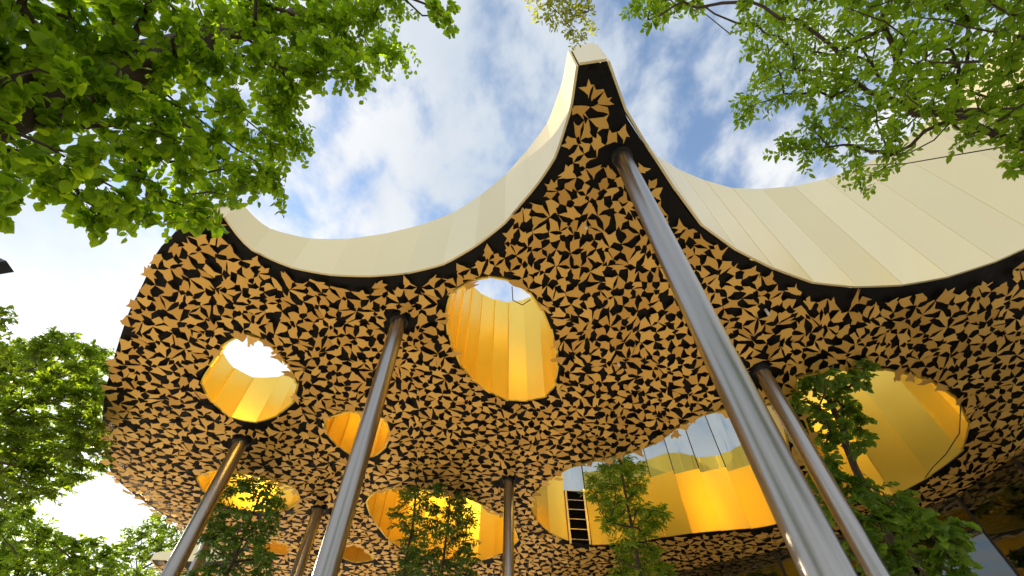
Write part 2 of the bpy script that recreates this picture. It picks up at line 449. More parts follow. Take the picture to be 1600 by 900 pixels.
rim_names = dict(a='cream rim wall around the scooped bay beside the canopy tip', b='cream rim wall of the wide bay on the far side of the canopy tip')
for key, P in secs:
    if key == 'p':
        clad('rim_wall', P, False, osign, M_RIM, twist=0.0, wob=0.004, lip=-0.006, flat=0.3, off=-0.02)
        continue
    r = clad('rim_wall', P, False, osign, M_RIM, twist=0.006 if key == 'b' else 0.0, wob=0.004, lip=0.03, flat=0.95 if key == 'b' else 0.5)
    if key in rim_names: r['label'] = rim_names[key]

def spans4(i, m):
    x, y = m
    if y > 13.2 and x > 2.1 and x < 8.6 and y > 14.0:
        zband = EYE + 9.25 - (x - 4.9) * 0.18
        zband = min(zband, EYE + 9.3)
        if abs(x - 2.62) < 0.46:
            VENT.append((P_NOW[0][0].copy(), P_NOW[0][-1].copy()))
            return [(None, zband - 0.1, M_VOID, 'vent_slot'), (zband - 0.1, EYE + 11.4, M_GLASS, 'glass_pane'), (EYE + 11.4, None, M_WELL, 'panel')]
        return [(None, zband, M_WELL, 'panel'), (zband, EYE + 11.4, M_GLASS, 'glass_pane'), (EYE + 11.4, None, M_WELL, 'panel')]
    return None
def spans9(i, m):
    x, y = m
    # the side of the well away from the bay's corner is glazed
    if x < 10.25 and y > 9.4 and (y - 9.4) > (x - 9.5) * 0.5:
        zs = EYE + 7.5
        return [(None, zs, M_WELL, 'panel'), (zs, EYE + 11.5, M_GLASS, 'glass_pane'), (EYE + 11.5, None, M_WELL, 'panel')]
    return None
wl = dict(h1='light well nearest the canopy tip, lined with tall yellow panels', h2='light well lined with short yellow panels, open to white sky',
          h4='largest light well, with glazing above a yellow band', h9='light well lined with broad yellow panels, a tree rising into it')
for k, P in HP.items():
    hs = 1 if area(P) > 0 else -1
    r = clad('light_well', P, True, hs, M_WELL, spans={'h4': spans4, 'h9': spans9}.get(k), twist=0.035, wob=0.02, lip=0.03, flat=0.6)
    if k in wl: r['label'] = wl[k]

# slats of the dark vent in the large well
vent = group_part('vent_grille', 'narrow black vent with light cross bars in the yellow well')
if VENT:
    e0, e1 = VENT[0]
    if e0[0] > e1[0]: e0, e1 = e1, e0
    e0 = e0 + (e1 - e0) * 0.10; e1 = e1 - (e1 - e0) * 0.10
    for q in range(6):
        z0 = EYE + 7.35 + q * 0.36
        V = []
        for p in (e0, e1):
            for dy, dz in ((0, 0), (0.05, 0), (0.05, 0.022), (0, 0.022)):
                V.append((p[0], p[1] - 0.09 - dy, z0 + dz))
        part('slat', mesh('slat', V, [(0, 1, 2, 3), (7, 6, 5, 4), (0, 4, 5, 1), (1, 5, 6, 2), (2, 6, 7, 3), (3, 7, 4, 0)], M_STEEL), vent)
    for p in (e0, e1):
        part('frame', bar_mesh((p[0], p[1] - 0.11, EYE + 7.22), (p[0], p[1] - 0.11, EYE + 9.2), 0.035, M_RIM), vent)

# soffit and roof sheets ------------------------------------------------
def in_poly(P, Q):
    """points Q (m,2) inside polygon P"""
    x, y = Q[:, 0][:, None], Q[:, 1][:, None]
    x1, y1 = P[:, 0][None], P[:, 1][None]
    x2, y2 = np.roll(P[:, 0], -1)[None], np.roll(P[:, 1], -1)[None]
    cond = ((y1 > y) != (y2 > y))
    xi = (x2 - x1) * (y - y1) / np.where(y2 == y1, 1e-9, y2 - y1) + x1
    return (np.sum(cond & (x < xi), 1) % 2) == 1
def seg_dist(P, Q, closed=True):
    A_ = P; B_ = np.roll(P, -1, 0)
    if not closed: A_, B_ = P[:-1], P[1:]
    d = B_ - A_
    L2 = (d ** 2).sum(1)
    w = Q[:, None] - A_[None]
    s = np.clip((w * d[None]).sum(-1) / L2[None], 0, 1)
    r = w - s[..., None] * d[None]
    return np.sqrt((r ** 2).sum(-1)).min(1)
def solid(Q):
    ok = in_poly(OUT, Q)
    for P in HP.values(): ok &= ~in_poly(P, Q)
    return ok
verts = [Vector(p) for p in OUT]; edges = [(i, (i + 1) % len(OUT)) for i in range(len(OUT))]
for P in HP.values():
    o0 = len(verts); verts += [Vector(p) for p in P]
    edges += [(o0 + i, o0 + (i + 1) % len(P)) for i in range(len(P))]
gx, gy = np.meshgrid(np.arange(-15.5, 20.5, 0.6), np.arange(0.2, 28.5, 0.6))
G = np.stack([gx.ravel(), gy.ravel()], 1); G = G[solid(G)]
dm = seg_dist(OUT, G)
for P in HP.values(): dm = np.minimum(dm, seg_dist(P, G))
G = G[dm > 0.2]
verts += [Vector(p) for p in G]
vo, eo, fo, *_ = delaunay_2d_cdt(verts, edges, [], 0, 1e-5)
VO = np.array([(v.x, v.y) for v in vo]); FO = np.array([f for f in fo if len(f) == 3])
cen = VO[FO].mean(1); FO = FO[solid(cen)]
used_ = np.unique(FO); remap = -np.ones(len(VO), int); remap[used_] = np.arange(len(used_)); VO = VO[used_]; FO = remap[FO]
a2 = np.cross(VO[FO[:, 1]] - VO[FO[:, 0]], VO[FO[:, 2]] - VO[FO[:, 0]])
FO[a2 < 0] = FO[a2 < 0][:, ::-1]
SOF = part('soffit', np_mesh('soffit', np.column_stack([VO, zb(VO)]), [FO[:, ::-1]], M_SOFFIT, True))
SOF['label'] = 'black soffit hung with irregular gold leaf plates'
part('roof', np_mesh('roof', np.column_stack([VO, zt(VO) - 0.02]), [FO], M_ROOF, True))

# columns -----------------------------------------------------------------
COLS = [(2.31,3.70,0.18),(6.16,8.51,0.18),(-2.77,7.49,0.18),(-0.10,13.64,0.158),(-7.62,11.28,0.185),(-6.45,15.14,0.18),(-11.05,17.45,0.18)]
cl_ = ['steel column nearest the viewer, under the canopy tip', 'steel column behind the nearest one', 'steel column between the two open light wells',
       'upright steel column left of the large light well', 'steel column under the short open light well', None, None]
for (x, y, r), lab in zip(COLS, cl_):
    z1 = float(zb((x, y))[0])
    me = tube_mesh([(x, y, 0.03), (x, y, z1 * 0.5), (x, y, z1 + 0.02)], r, M_STEEL, 40, 'column')
    c = part('column', me)
    if lab: c['label'] = lab
    part('collar', tube_mesh([(x, y, z1 - 0.16), (x, y, z1 - 0.01)], r * 1.22, M_BLACK, 28, 'collar'), c)
    part('base_plate', tube_mesh([(x, y, 0.004), (x, y, 0.03)], r * 1.8, M_STEEL, 28, 'base_plate'), c)

# gold leaf plates ------------------------------------------------------------
S = 0.315
pts = []
rr = random.Random(5)
row = 0
y = 0.4
while y < 27.5:
    x = -15.4 + (S / 2 if row % 2 else 0)
    while x < 20:
        pts.append((x + rr.uniform(-.47, .47) * S, y + rr.uniform(-.47, .47) * S)); x += S
    y += S * 0.87; row += 1
pts = np.array(pts)
near = (pts[:, 0] > -15.6) & (pts[:, 0] < 17)
dout = seg_dist(OUT, pts); keep = in_poly(OUT, pts)
keep &= ~((in_poly(OUT, pts)) & (dout < 0.015))
hd = np.full(len(pts), 99.0)
for P in HP.values():
    ins = in_poly(P, pts); d = seg_dist(P, pts)
    hd = np.minimum(hd, np.where(ins, -d, d))
SA, SB, SC = secs[0][1], secs[4][1], secs[5][1]
dna = np.minimum(seg_dist(SA, pts, False), seg_dist(SC, pts, False)); dnb = seg_dist(SB, pts, False)
keep &= (hd > -0.06) & (dna > np.where(pts[:, 1] < 3.6, 0.05, 0.10)) & (dnb > 0.19) & (seg_dist(secs[2][1], pts, False) > 0.3)
keep &= ~((pts[:, 0] > 0.9) & (pts[:, 0] < 2.6) & (pts[:, 1] < 2.42))
for (x, y, r) in COLS:
    keep &= np.hypot(pts[:, 0] - x, pts[:, 1] - y) > 0.34
keep &= ~((pts[:, 1] > 24.5) | (pts[:, 0] > 16.5))
grid = {}
for i, p in enumerate(pts):
    grid.setdefault((int(p[0] // S), int(p[1] // S)), []).append(i)
def hrand(*k):
    h = 2166136261
    for v in k: h = ((h ^ (int(v) + 7919)) * 16777619) & 0xffffffff
    h ^= h >> 15; h = (h * 2246822519) & 0xffffffff; h ^= h >> 13
    return (h & 0xffffff) / 0x1000000
def voronoi_cell(i):
    px, py = pts[i]
    poly = [(px - 1, py - 1, -1), (px + 1, py - 1, -2), (px + 1, py + 1, -3), (px - 1, py + 1, -4)]  # (x, y, id of edge after this vertex)
    cx_, cy_ = int(px // S), int(py // S)
    nb_ = []
    for dx in (-2, -1, 0, 1, 2):
        for dy in (-2, -1, 0, 1, 2):
            for j in grid.get((cx_ + dx, cy_ + dy), ()):
                if j != i: nb_.append((((pts[j][0] - px) ** 2 + (pts[j][1] - py) ** 2), j))
    nb_.sort()
    for d2, j in nb_[:16]:
        qx, qy = pts[j]
        nx, ny = qx - px, qy - py
        c = (qx * qx + qy * qy - px * px - py * py) / 2
        new = []
        m = len(poly)
        for a in range(m):
            A_ = poly[a]; B_ = poly[(a + 1) % m]
            da = A_[0] * nx + A_[1] * ny - c; db = B_[0] * nx + B_[1] * ny - c
            if da <= 0:
                new.append(A_)
                if db > 0:
                    s = da / (da - db); new.append((A_[0] + (B_[0] - A_[0]) * s, A_[1] + (B_[1] - A_[1]) * s, j))
            elif db <= 0:
                s = da / (da - db); new.append((A_[0] + (B_[0] - A_[0]) * s, A_[1] + (B_[1] - A_[1]) * s, A_[2]))
        poly = new
    return poly
def star(i):
    poly = voronoi_cell(i); m = len(poly); px, py = pts[i]
    outp = []
    for a in range(m):
        A_ = poly[a]; B_ = poly[(a + 1) % m]; prev = poly[a - 1]
        # corner between edge prev and edge a
        key = sorted((i, prev[2], A_[2]))
        el = math.hypot(A_[0] - B_[0], A_[1] - B_[1])
        r = hrand(*key)
        shut = r < 0.36
        shut2 = hrand(*sorted((i, A_[2], B_[2]))) < 0.36
        if shut: k = 0.03
        else: k = 0.27 + 0.38 * hrand(i, *key)
        outp.append((A_[0] + (px - A_[0]) * k, A_[1] + (py - A_[1]) * k))
        if el < 0.09: continue
        kk = sorted((i, A_[2])); r = hrand(3, *kk)
        sh = 0.5 + (hrand(5, *kk) - 0.5) * 0.66
        if i > A_[2]: sh = sh
        if kk[0] != i: pass
        # same point for both cells: measure from the corner with the smaller coordinate
        if (A_[0], A_[1]) < (B_[0], B_[1]): ex, ey = A_[0] + (B_[0] - A_[0]) * sh, A_[1] + (B_[1] - A_[1]) * sh
        else: ex, ey = B_[0] + (A_[0] - B_[0]) * sh, B_[1] + (A_[1] - B_[1]) * sh
        if not shut and not shut2 and r < 0.93: k = 0.03
        else: k = 0.24 + 0.36 * hrand(7, i, *kk)
        outp.append((ex + (px - ex) * k, ey + (py - ey) * k))
    return outp
ids = np.nonzero(keep)[0]
sel = pts[ids]
zz = zb(sel)
gxs = (zb(sel + np.array((0.05, 0))) - zb(sel - np.array((0.05, 0)))) / 0.1
gys = (zb(sel + np.array((0, 0.05))) - zb(sel - np.array((0, 0.05)))) / 0.1
camv = np.array((0, 0, EYE))
plates = []
for n_, i in enumerate(ids):
    poly = star(i)
    if len(poly) < 3: continue
    px, py = pts[i]; z0 = zz[n_] - 0.13 + rr.uniform(-0.02, 0.02)
    tx = gxs[n_] + rr.gauss(0, 0.045); ty = gys[n_] + rr.gauss(0, 0.045)
    if hd[i] < 0.3:
        tx += rr.gauss(0, 0.10); ty += rr.gauss(0, 0.10)
    loc = [(x - px, y - py, (x - px) * tx + (y - py) * ty) for x, y in poly]
    D3 = math.sqrt(px * px + py * py + (z0 - EYE) ** 2)
    dep = py * 0.613 + (z0 - EYE) * 0.79
    vis = dep > 0 and abs(px / dep) < 1.2 and abs((z0 - EYE) * .613 - py * .79) / dep < 0.68
    plates.append((D3 if vis else D3 + 500, (px, py, z0), loc))
plates.sort(key=lambda q: q[0])
def plate_geom(loc, org=(0, 0, 0), th=0.010):
    n = len(loc)
    lo = [(org[0] + x, org[1] + y, org[2] + z) for x, y, z in loc]
    V = lo + [(x, y, z + th) for x, y, z in lo]
    Fc = [tuple(reversed(range(n))), tuple(range(n, 2 * n))] + [(k, (k + 1) % n, n + (k + 1) % n, n + k) for k in range(n)]
    return V, Fc
for D3, org, loc in plates[:300]:
    V, Fc = plate_geom(loc)
    o = link('gold_leaf', mesh('gold_leaf', V, Fc, M_LEAFGOLD), SOF)
    o.location = org
AV, AF = [], []
for D3, org, loc in plates[300:]:
    V, Fc = plate_geom(loc, org)
    b0 = len(AV); AV += V; AF += [tuple(b0 + k for k in f) for f in Fc]
o = part('gold_leaf_field', mesh('gold_leaf_field', AV, AF, M_LEAFGOLD), SOF)
tag(o, kind='stuff')

# small ceiling fittings -------------------------------------------------------
for (x, y) in ((1.65, 5.15), (5.95, 6.95), (2.7, 8.6)):
    z = float(zb((x, y))[0])
    part('ceiling_spotlight', tube_mesh([(x, y, z - 0.20), (x, y, z - 0.01)], 0.032, M_WHITE, 14, 'ceiling_spotlight'))
# thin cables hanging at two of the wells
part('cable', tube_mesh([(11.3, 9.35, 8.75), (11.25, 9.9, 8.3), (11.2, 10.6, 8.15), (11.3, 11.3, 8.2), (11.55, 12.0, 8.3)], 0.012, M_BLACK, 6, 'cable'))
part('cable', tube_mesh([(0.0, 6.55, 10.0), (0.02, 6.85, 9.85), (0.25, 7.0, 9.85), (0.45, 6.95, 10.0)], 0.012, M_BLACK, 6, 'cable'))

# glass wall of the hall under the canopy ----------------------------------------
GW = [(1.5,25.5),(2.6,21.8),(4.87,19.23),(5.96,18.42),(7.21,17.35),(9.07,15.7),(11.3,13.9),(12.3,13.2),(13.0,12.45),(13.5,11.45),(14.0,10.5),(15.2,9.0),(17.5,8.0)]
gp = catmull(GW, False, 0.85)
glass = group_part('glass_wall', 'dark mirroring glass wall under the canopy')
k = (len(gp) - 1) // 2
for i in range(k):
    P = gp[2 * i:2 * i + 3]
    hi = zb(P) + 0.0; lo = np.full(3, 0.05)
    part('glass_pane', panel_mesh(P[[0, 2]], 1, lo[[0, 2]], hi[[0, 2]], 0.0, M_GLASS_HALL, off=0.0, thick=0.02), glass)
    part('mullion', bar_mesh((*P[0], 0.0), (*P[0], float(hi[0]) - 0.01), 0.045, M_FRAME), glass)
core = group_part('inner_core', 'dark core wall inside the hall')
CW = [(6.5, 26), (8.5, 22.5), (12, 19.5), (15, 16), (17.5, 13)]
cp = catmull(CW, False, 1.2)
for i in range(len(cp) - 1):
    P = cp[i:i + 2]
    part('wall_panel', panel_mesh(P, 1, np.full(2, 0.0), zb(P) - 0.02, 0.0, M_INT, thick=0.2), core)

# ------------------------------------------------------------------ floodlight at the picture's edge
FL = empty('floodlight', (-5.50, 2.7, 0))
tag(FL, 'dark floodlight on a pole, its corner just showing at the picture edge', 'floodlight')
def fl_part(nm, me):
    o = link(nm, me, FL); o.matrix_parent_inverse = Matrix.Translation((5.50, -2.7, 0)); return o
fl_part('pole', tube_mesh([(-5.50, 2.7, 0), (-5.50, 2.7, 3), (-5.50, 2.7, 5.2)], [0.05, 0.045, 0.035], M_BLACK, 14, 'pole'))
hV = [Vector((sx * 0.11, sy * 0.07, sz * 0.16)) for sx in (-1, 1) for sy in (-1, 1) for sz in (-1, 1)]
hR = Matrix.Rotation(math.radians(25), 3, 'Y') @ Matrix.Rotation(math.radians(-20), 3, 'X')
hV = [hR @ v * (1.0 if v.y > 0 else 0.8) + Vector((-5.42, 2.7, 5.34)) for v in hV]
fl_part('lamp_head', mesh('lamp_head', hV, [(0, 1, 3, 2), (4, 6, 7, 5), (0, 4, 5, 1), (2, 3, 7, 6), (0, 2, 6, 4), (1, 5, 7, 3)], M_BLACK))

# ------------------------------------------------------------------ trees
CL=dict(
A=[(-2.81,1.15,3.9,0.1),(-2.86,0.83,4.63,0.12),(-2.44,1.76,5.5,0.17),(-2.53,0.93,3.48,0.09),(-2.4,0.24,7.78,0.2),(-2.95,0.89,8.14,0.23),(-1.67,0.3,7.59,0.2),(-2.76,1.96,5.09,0.16),(-2.48,0.61,4.17,0.1),(-2.73,0.58,5.8,0.15),(-3.29,0.2,5.83,0.14),(-2.64,1.37,5.44,0.16),(-2.97,0.55,4.51,0.11),(-3.07,1.66,5.06,0.15),(-3.26,1.14,5.12,0.14),(-2.62,0.26,6.5,0.16),(-2.18,1.2,6.91,0.2),(-2.69,1.07,6.8,0.19),(-2.94,1.68,5.4,0.16),(-2.57,0.85,4.77,0.12),(-3.01,0.97,4.02,0.1),(-2.6,0.94,5.96,0.16),(-2.17,0.9,8.14,0.23),(-2.89,1.26,5.7,0.16),(-2.9,0.62,6.61,0.18),(-2.85,0.82,5.74,0.15),(-2.56,0.33,3.98,0.09),(-3.11,2.17,5.94,0.19),(-2.93,1.34,4.32,0.12),(-2.41,0.12,4.11,0.09),(-2.54,0.78,3.81,0.09),(-2.82,0.3,4.4,0.1),(-3.04,0.51,4.79,0.12),(-2.87,0.22,6.17,0.15),(-2.66,0.45,5.35,0.13),(-3.09,1.01,4.6,0.12),(-2.59,0.12,4.16,0.09),(-2.72,1.88,6.6,0.21),(-3.01,1.61,4.45,0.13),(-3.16,0.52,5.68,0.15),(-2.1,1.42,9.1,0.28),(-3.11,1.57,7.55,0.23),(-2.47,0.97,3.93,0.1),(-2.82,0.68,5.16,0.13),(-3.08,0.47,4.59,0.11),(-2.82,0.55,8.41,0.23),(-1.52,0.56,8.22,0.23),(-2.78,0.82,7.07,0.2),(-3.16,1.9,6.96,0.22),(-3.02,0.67,5.15,0.13),(-3.01,0.25,5.22,0.12),(-2.23,0.96,3.24,0.08),(-2.05,0.97,7.04,0.2),(-2.84,1.02,4.11,0.11),(-2.74,1.11,4.86,0.13),(-2.75,0.67,3.87,0.09),(-3.15,1.39,5.12,0.15),(-3.02,0.46,5.09,0.13),(-3.29,2.02,5.29,0.17),(-2.5,0.6,8.46,0.23),(-2.82,0.73,4.24,0.1),(-2.75,0.13,4.83,0.11),(-2.73,1.32,6.15,0.18),(-2.74,0.52,3.98,0.09),(-3.22,1.95,6.33,0.2),(-2.76,1.58,7.51,0.23),(-3.14,0.84,5.83,0.16),(-2.43,0.38,9.09,0.25),(-3.19,0.66,7.71,0.21),(-3.04,0.31,4.83,0.11),(-2.55,1.27,4.19,0.12),(-2.72,1.14,5.15,0.14),(-3.19,0.4,6.96,0.18),(-3.26,0.39,5.76,0.14),(-2.74,0.73,4.72,0.12),(-2.47,0.99,4.13,0.11),(-2.86,0.38,5.93,0.15),(-2.71,0.18,5.6,0.13),(-3.3,0.94,7.33,0.21),(-3.17,1.17,6.45,0.19),(-1.79,1.24,7.0,0.2),(-2.5,0.28,7.09,0.18),(-3.02,0.66,7.96,0.22),(-3.08,1.47,5.34,0.16),(-2.76,2.12,7.35,0.24),(-2.22,0.81,3.35,0.08),(-2.58,2.11,6.1,0.2),(-2.63,0.23,4.09,0.09),(-3.07,0.4,5.0,0.12),(-3.29,1.13,6.0,0.17),(-3.06,0.68,4.29,0.11),(-2.54,1.26,4.94,0.14),(-3.12,1.95,5.44,0.17),(-2.28,0.73,9.0,0.26),(-2.7,0.17,4.58,0.1),(-3.4,0.28,6.29,0.16),(-1.8,0.86,8.19,0.23),(-2.97,1.21,4.23,0.12),(-2.8,1.15,8.14,0.24),(-2.36,0.67,3.56,0.08),(-2.76,0.56,4.58,0.11),(-2.46,0.84,7.98,0.23),(-2.66,1.06,3.47,0.09),(-3.06,0.56,4.42,0.11),(-3.12,0.7,4.71,0.12),(-2.98,1.82,7.44,0.23),(-2.97,1.7,4.7,0.14),(-1.75,1.43,9.24,0.28),(-1.6,0.28,8.48,0.23),(-2.72,0.83,5.9,0.16),(-2.51,0.56,3.93,0.09),(-3.14,1.01,5.22,0.14),(-2.84,1.34,7.6,0.23),(-2.72,0.78,3.74,0.09),(-2.11,1.15,8.1,0.24),(-0.67,0.76,7.2,0.07),(-0.95,0.82,8.26,0.09),(-0.83,0.69,7.94,0.08),(-0.8,0.8,8.19,0.09),(-0.89,0.65,7.54,0.08),(-2.5,-0.22,4.38,0.14),(-3.07,0.45,3.74,0.13),(-3.03,0.49,3.48,0.12),(-1.9,-0.49,5.5,0.19),(-3.69,0.83,3.9,0.16),(-3.22,0.39,4.44,0.17),(-1.36,-0.15,5.04,0.18),(-2.3,0.04,5.31,0.2),(-2.27,0.01,4.34,0.15),(-3.52,0.11,4.35,0.15),(-2.65,-0.37,4.0,0.12),(-1.01,-0.29,5.53,0.2),(-3.26,0.12,5.07,0.19),(-3.12,-0.27,4.7,0.16),(-3.13,0.8,3.89,0.16),(-1.39,-0.02,6.02,0.23),(-3.44,-0.28,4.32,0.14),(-2.19,-0.37,4.86,0.16),(-2.91,0.4,3.85,0.14),(-3.93,0.31,4.23,0.15),(-2.24,-0.39,5.42,0.19),(-2.47,-0.49,4.9,0.16),(-2.68,-0.03,4.23,0.14),(-1.66,0.12,5.69,0.22),(-2.06,-0.03,5.63,0.21),(-1.81,-0.53,4.87,0.15),(-3.68,0.8,3.63,0.14),(-2.95,-0.51,4.71,0.15),(-1.59,-0.6,5.8,0.2),(-2.59,-0.38,4.49,0.14),(-2.22,-0.23,4.5,0.15),(-3.16,0.07,3.82,0.12),(-2.69,0.07,3.91,0.13),(-2.15,-0.06,4.64,0.16),(-2.74,-0.16,3.94,0.12),(-3.68,0.74,4.23,0.17),(-3.55,0.66,4.47,0.18),(-1.28,-0.47,5.72,0.2),(-1.88,-0.23,5.1,0.18),(-3.2,-0.06,4.1,0.13),(-0.8,-0.6,4.97,0.16),(-3.45,-0.46,4.42,0.13),(-3.58,0.96,3.91,0.16),(-1.91,-0.53,4.56,0.14),(-2.74,-0.3,4.17,0.13),(-0.83,0.1,5.03,0.19),(-3.22,0.27,3.91,0.14),(-3.18,-0.11,4.47,0.15),(-2.49,-0.54,4.69,0.14),(-3.07,-0.09,3.85,0.12)],
B=[(3.26,1.36,6.71,0.16),(3.33,1.1,5.22,0.11),(3.76,0.88,7.89,0.18),(3.78,1.76,5.92,0.14),(3.79,0.5,6.17,0.13),(4.12,0.99,5.42,0.12),(3.9,0.37,6.29,0.13),(3.17,0.63,5.41,0.11),(3.65,1.76,6.13,0.15),(3.46,1.19,4.34,0.09),(3.45,0.89,8.29,0.19),(3.48,1.33,5.97,0.14),(3.5,0.88,6.01,0.13),(4.38,1.25,5.39,0.12),(4.07,0.6,6.17,0.13),(3.99,0.34,5.44,0.11),(3.24,0.52,6.34,0.13),(2.59,1.51,6.67,0.16),(4.18,0.81,6.14,0.13),(4.38,0.95,5.4,0.12),(3.37,0.47,7.16,0.15),(4.28,0.72,5.81,0.12),(3.84,1.24,6.47,0.15),(3.2,1.02,5.4,0.12),(3.98,1.04,6.06,0.13),(3.89,1.76,6.77,0.17),(3.46,1.25,7.1,0.16),(3.25,0.93,6.51,0.14),(3.39,1.33,6.18,0.14),(3.19,1.84,6.32,0.16),(3.43,1.29,7.5,0.17),(2.86,0.97,7.21,0.16),(4.22,0.91,5.7,0.12),(3.3,1.06,7.55,0.17),(3.19,0.56,7.29,0.16),(3.47,0.44,5.18,0.1),(4.24,1.23,5.56,0.13),(3.33,1.76,6.18,0.15),(4.04,1.14,7.09,0.16),(3.46,0.71,6.03,0.13),(4.09,0.33,6.08,0.12),(3.56,1.62,6.66,0.16),(3.9,2.1,6.16,0.16),(3.78,0.85,7.38,0.16),(2.48,0.55,7.06,0.15),(3.78,1.28,6.85,0.16),(3.59,0.71,6.5,0.14),(3.7,0.59,5.48,0.11),(3.4,0.94,5.0,0.11),(3.35,1.33,5.43,0.12),(3.47,1.64,8.28,0.2),(3.22,0.57,7.92,0.17),(3.39,1.43,5.71,0.13),(3.98,0.61,5.31,0.11),(3.21,0.32,5.26,0.1),(4.22,1.37,5.92,0.14),(3.55,0.45,6.29,0.13),(3.36,0.54,5.82,0.12),(4.02,0.43,5.66,0.11),(3.72,1.29,5.19,0.12),(3.43,0.73,5.14,0.11),(2.84,0.67,6.72,0.14),(3.44,0.24,5.04,0.09),(3.26,0.42,6.66,0.14),(3.98,1.11,6.39,0.14),(3.55,0.41,6.55,0.13),(3.5,1.2,6.8,0.16),(4.22,1.04,5.74,0.13),(3.65,0.32,6.23,0.12),(3.51,0.93,4.54,0.09),(4.16,0.32,5.95,0.12),(3.76,1.15,7.78,0.18),(4.2,0.79,5.35,0.11),(4.49,1.49,5.45,0.13),(4.02,0.83,5.29,0.11),(3.17,1.59,6.32,0.15),(4.19,1.34,4.87,0.11),(4.38,1.43,5.63,0.13),(4.13,0.97,6.07,0.13),(3.86,1.12,4.72,0.1),(3.55,1.28,4.53,0.1),(4.16,0.57,5.71,0.12),(2.94,1.36,6.68,0.16),(3.83,0.46,5.15,0.1),(3.59,1.39,6.78,0.16),(3.81,0.44,5.75,0.11),(2.9,0.5,6.09,0.12),(3.75,0.94,6.99,0.16),(3.97,0.66,6.25,0.13),(3.6,1.05,5.43,0.12),(3.95,0.62,6.99,0.15),(4.25,1.3,5.38,0.12),(3.19,0.77,5.35,0.11),(3.91,0.81,6.02,0.13),(3.57,0.67,5.21,0.11),(3.92,1.16,6.09,0.14),(3.88,1.05,5.1,0.11),(3.56,1.13,4.51,0.1),(3.51,0.38,6.81,0.14),(4.2,2.25,6.86,0.18),(3.66,0.88,4.82,0.1),(3.42,1.05,4.91,0.11),(2.89,1.16,6.95,0.16),(2.98,1.82,6.37,0.16),(4.0,0.45,5.48,0.11),(3.07,0.9,7.99,0.18),(4.22,1.49,6.41,0.15),(1.66,0.78,8.88,0.11),(1.5,0.68,7.6,0.09),(1.94,0.6,7.55,0.09),(2.15,0.85,8.61,0.11),(1.81,0.63,7.93,0.1),(1.73,0.72,7.86,0.1),(2.49,0.82,8.8,0.11),(2.28,0.64,8.16,0.1),(1.52,0.75,7.35,0.09),(1.46,0.55,7.11,0.09),(3.84,-0.7,5.84,0.18),(4.33,1.31,4.62,0.2),(3.32,-0.74,6.12,0.19),(4.24,-0.33,6.32,0.22),(4.82,-0.81,6.27,0.2),(4.09,-0.01,5.35,0.18),(4.35,-0.02,4.87,0.16),(5.09,1.39,5.61,0.25),(5.54,0.74,5.61,0.22),(2.45,-0.34,6.82,0.24),(3.43,-0.35,6.2,0.21),(5.32,0.73,5.1,0.2),(3.68,0.12,7.65,0.3),(4.91,0.59,5.88,0.23),(4.7,0.98,4.68,0.19),(3.83,-0.44,7.45,0.27),(4.64,0.24,5.01,0.18),(3.38,-0.56,5.7,0.18),(4.17,0.16,5.01,0.17),(4.94,0.89,5.36,0.22),(4.77,-0.19,5.55,0.19),(3.76,-0.97,7.39,0.25),(4.58,1.3,4.23,0.18),(4.23,-0.32,5.62,0.19),(4.63,-0.5,5.4,0.17),(3.85,0.2,5.9,0.22),(6.06,1.29,5.04,0.22),(3.22,0.13,7.9,0.31),(4.3,0.84,5.26,0.21),(4.6,0.2,5.97,0.22),(4.69,1.33,3.99,0.17),(2.8,-0.71,7.17,0.25),(4.72,0.51,5.38,0.21),(4.76,-0.53,6.69,0.23),(4.38,-0.12,6.72,0.25),(2.77,-0.8,6.41,0.21),(5.8,0.49,5.53,0.21),(4.06,-0.1,7.09,0.26),(4.65,1.18,4.76,0.2),(4.62,1.45,4.52,0.2),(4.1,-0.55,5.68,0.18),(4.61,-0.45,5.59,0.18),(3.47,0.18,6.34,0.24),(3.11,-0.3,7.23,0.26),(4.64,-0.27,5.27,0.17),(4.67,-0.1,6.32,0.23),(4.88,-0.71,5.94,0.19),(4.1,-0.09,5.16,0.17),(4.26,0.08,6.08,0.22),(2.15,-0.82,6.33,0.2)],
C=[(1.04,1.27,9.56,0.13),(1.04,0.7,8.99,0.11),(1.23,1.15,9.92,0.13),(0.67,0.64,8.47,0.11),(0.99,0.84,9.75,0.13),(0.34,0.77,9.98,0.13),(0.47,0.7,8.32,0.1),(1.04,0.83,8.72,0.11),(0.67,0.81,8.68,0.11),(0.84,0.88,8.6,0.11),(0.5,0.84,8.48,0.11),(0.71,1.02,9.24,0.12),(0.75,0.93,8.07,0.1),(0.4,0.89,9.77,0.13)],
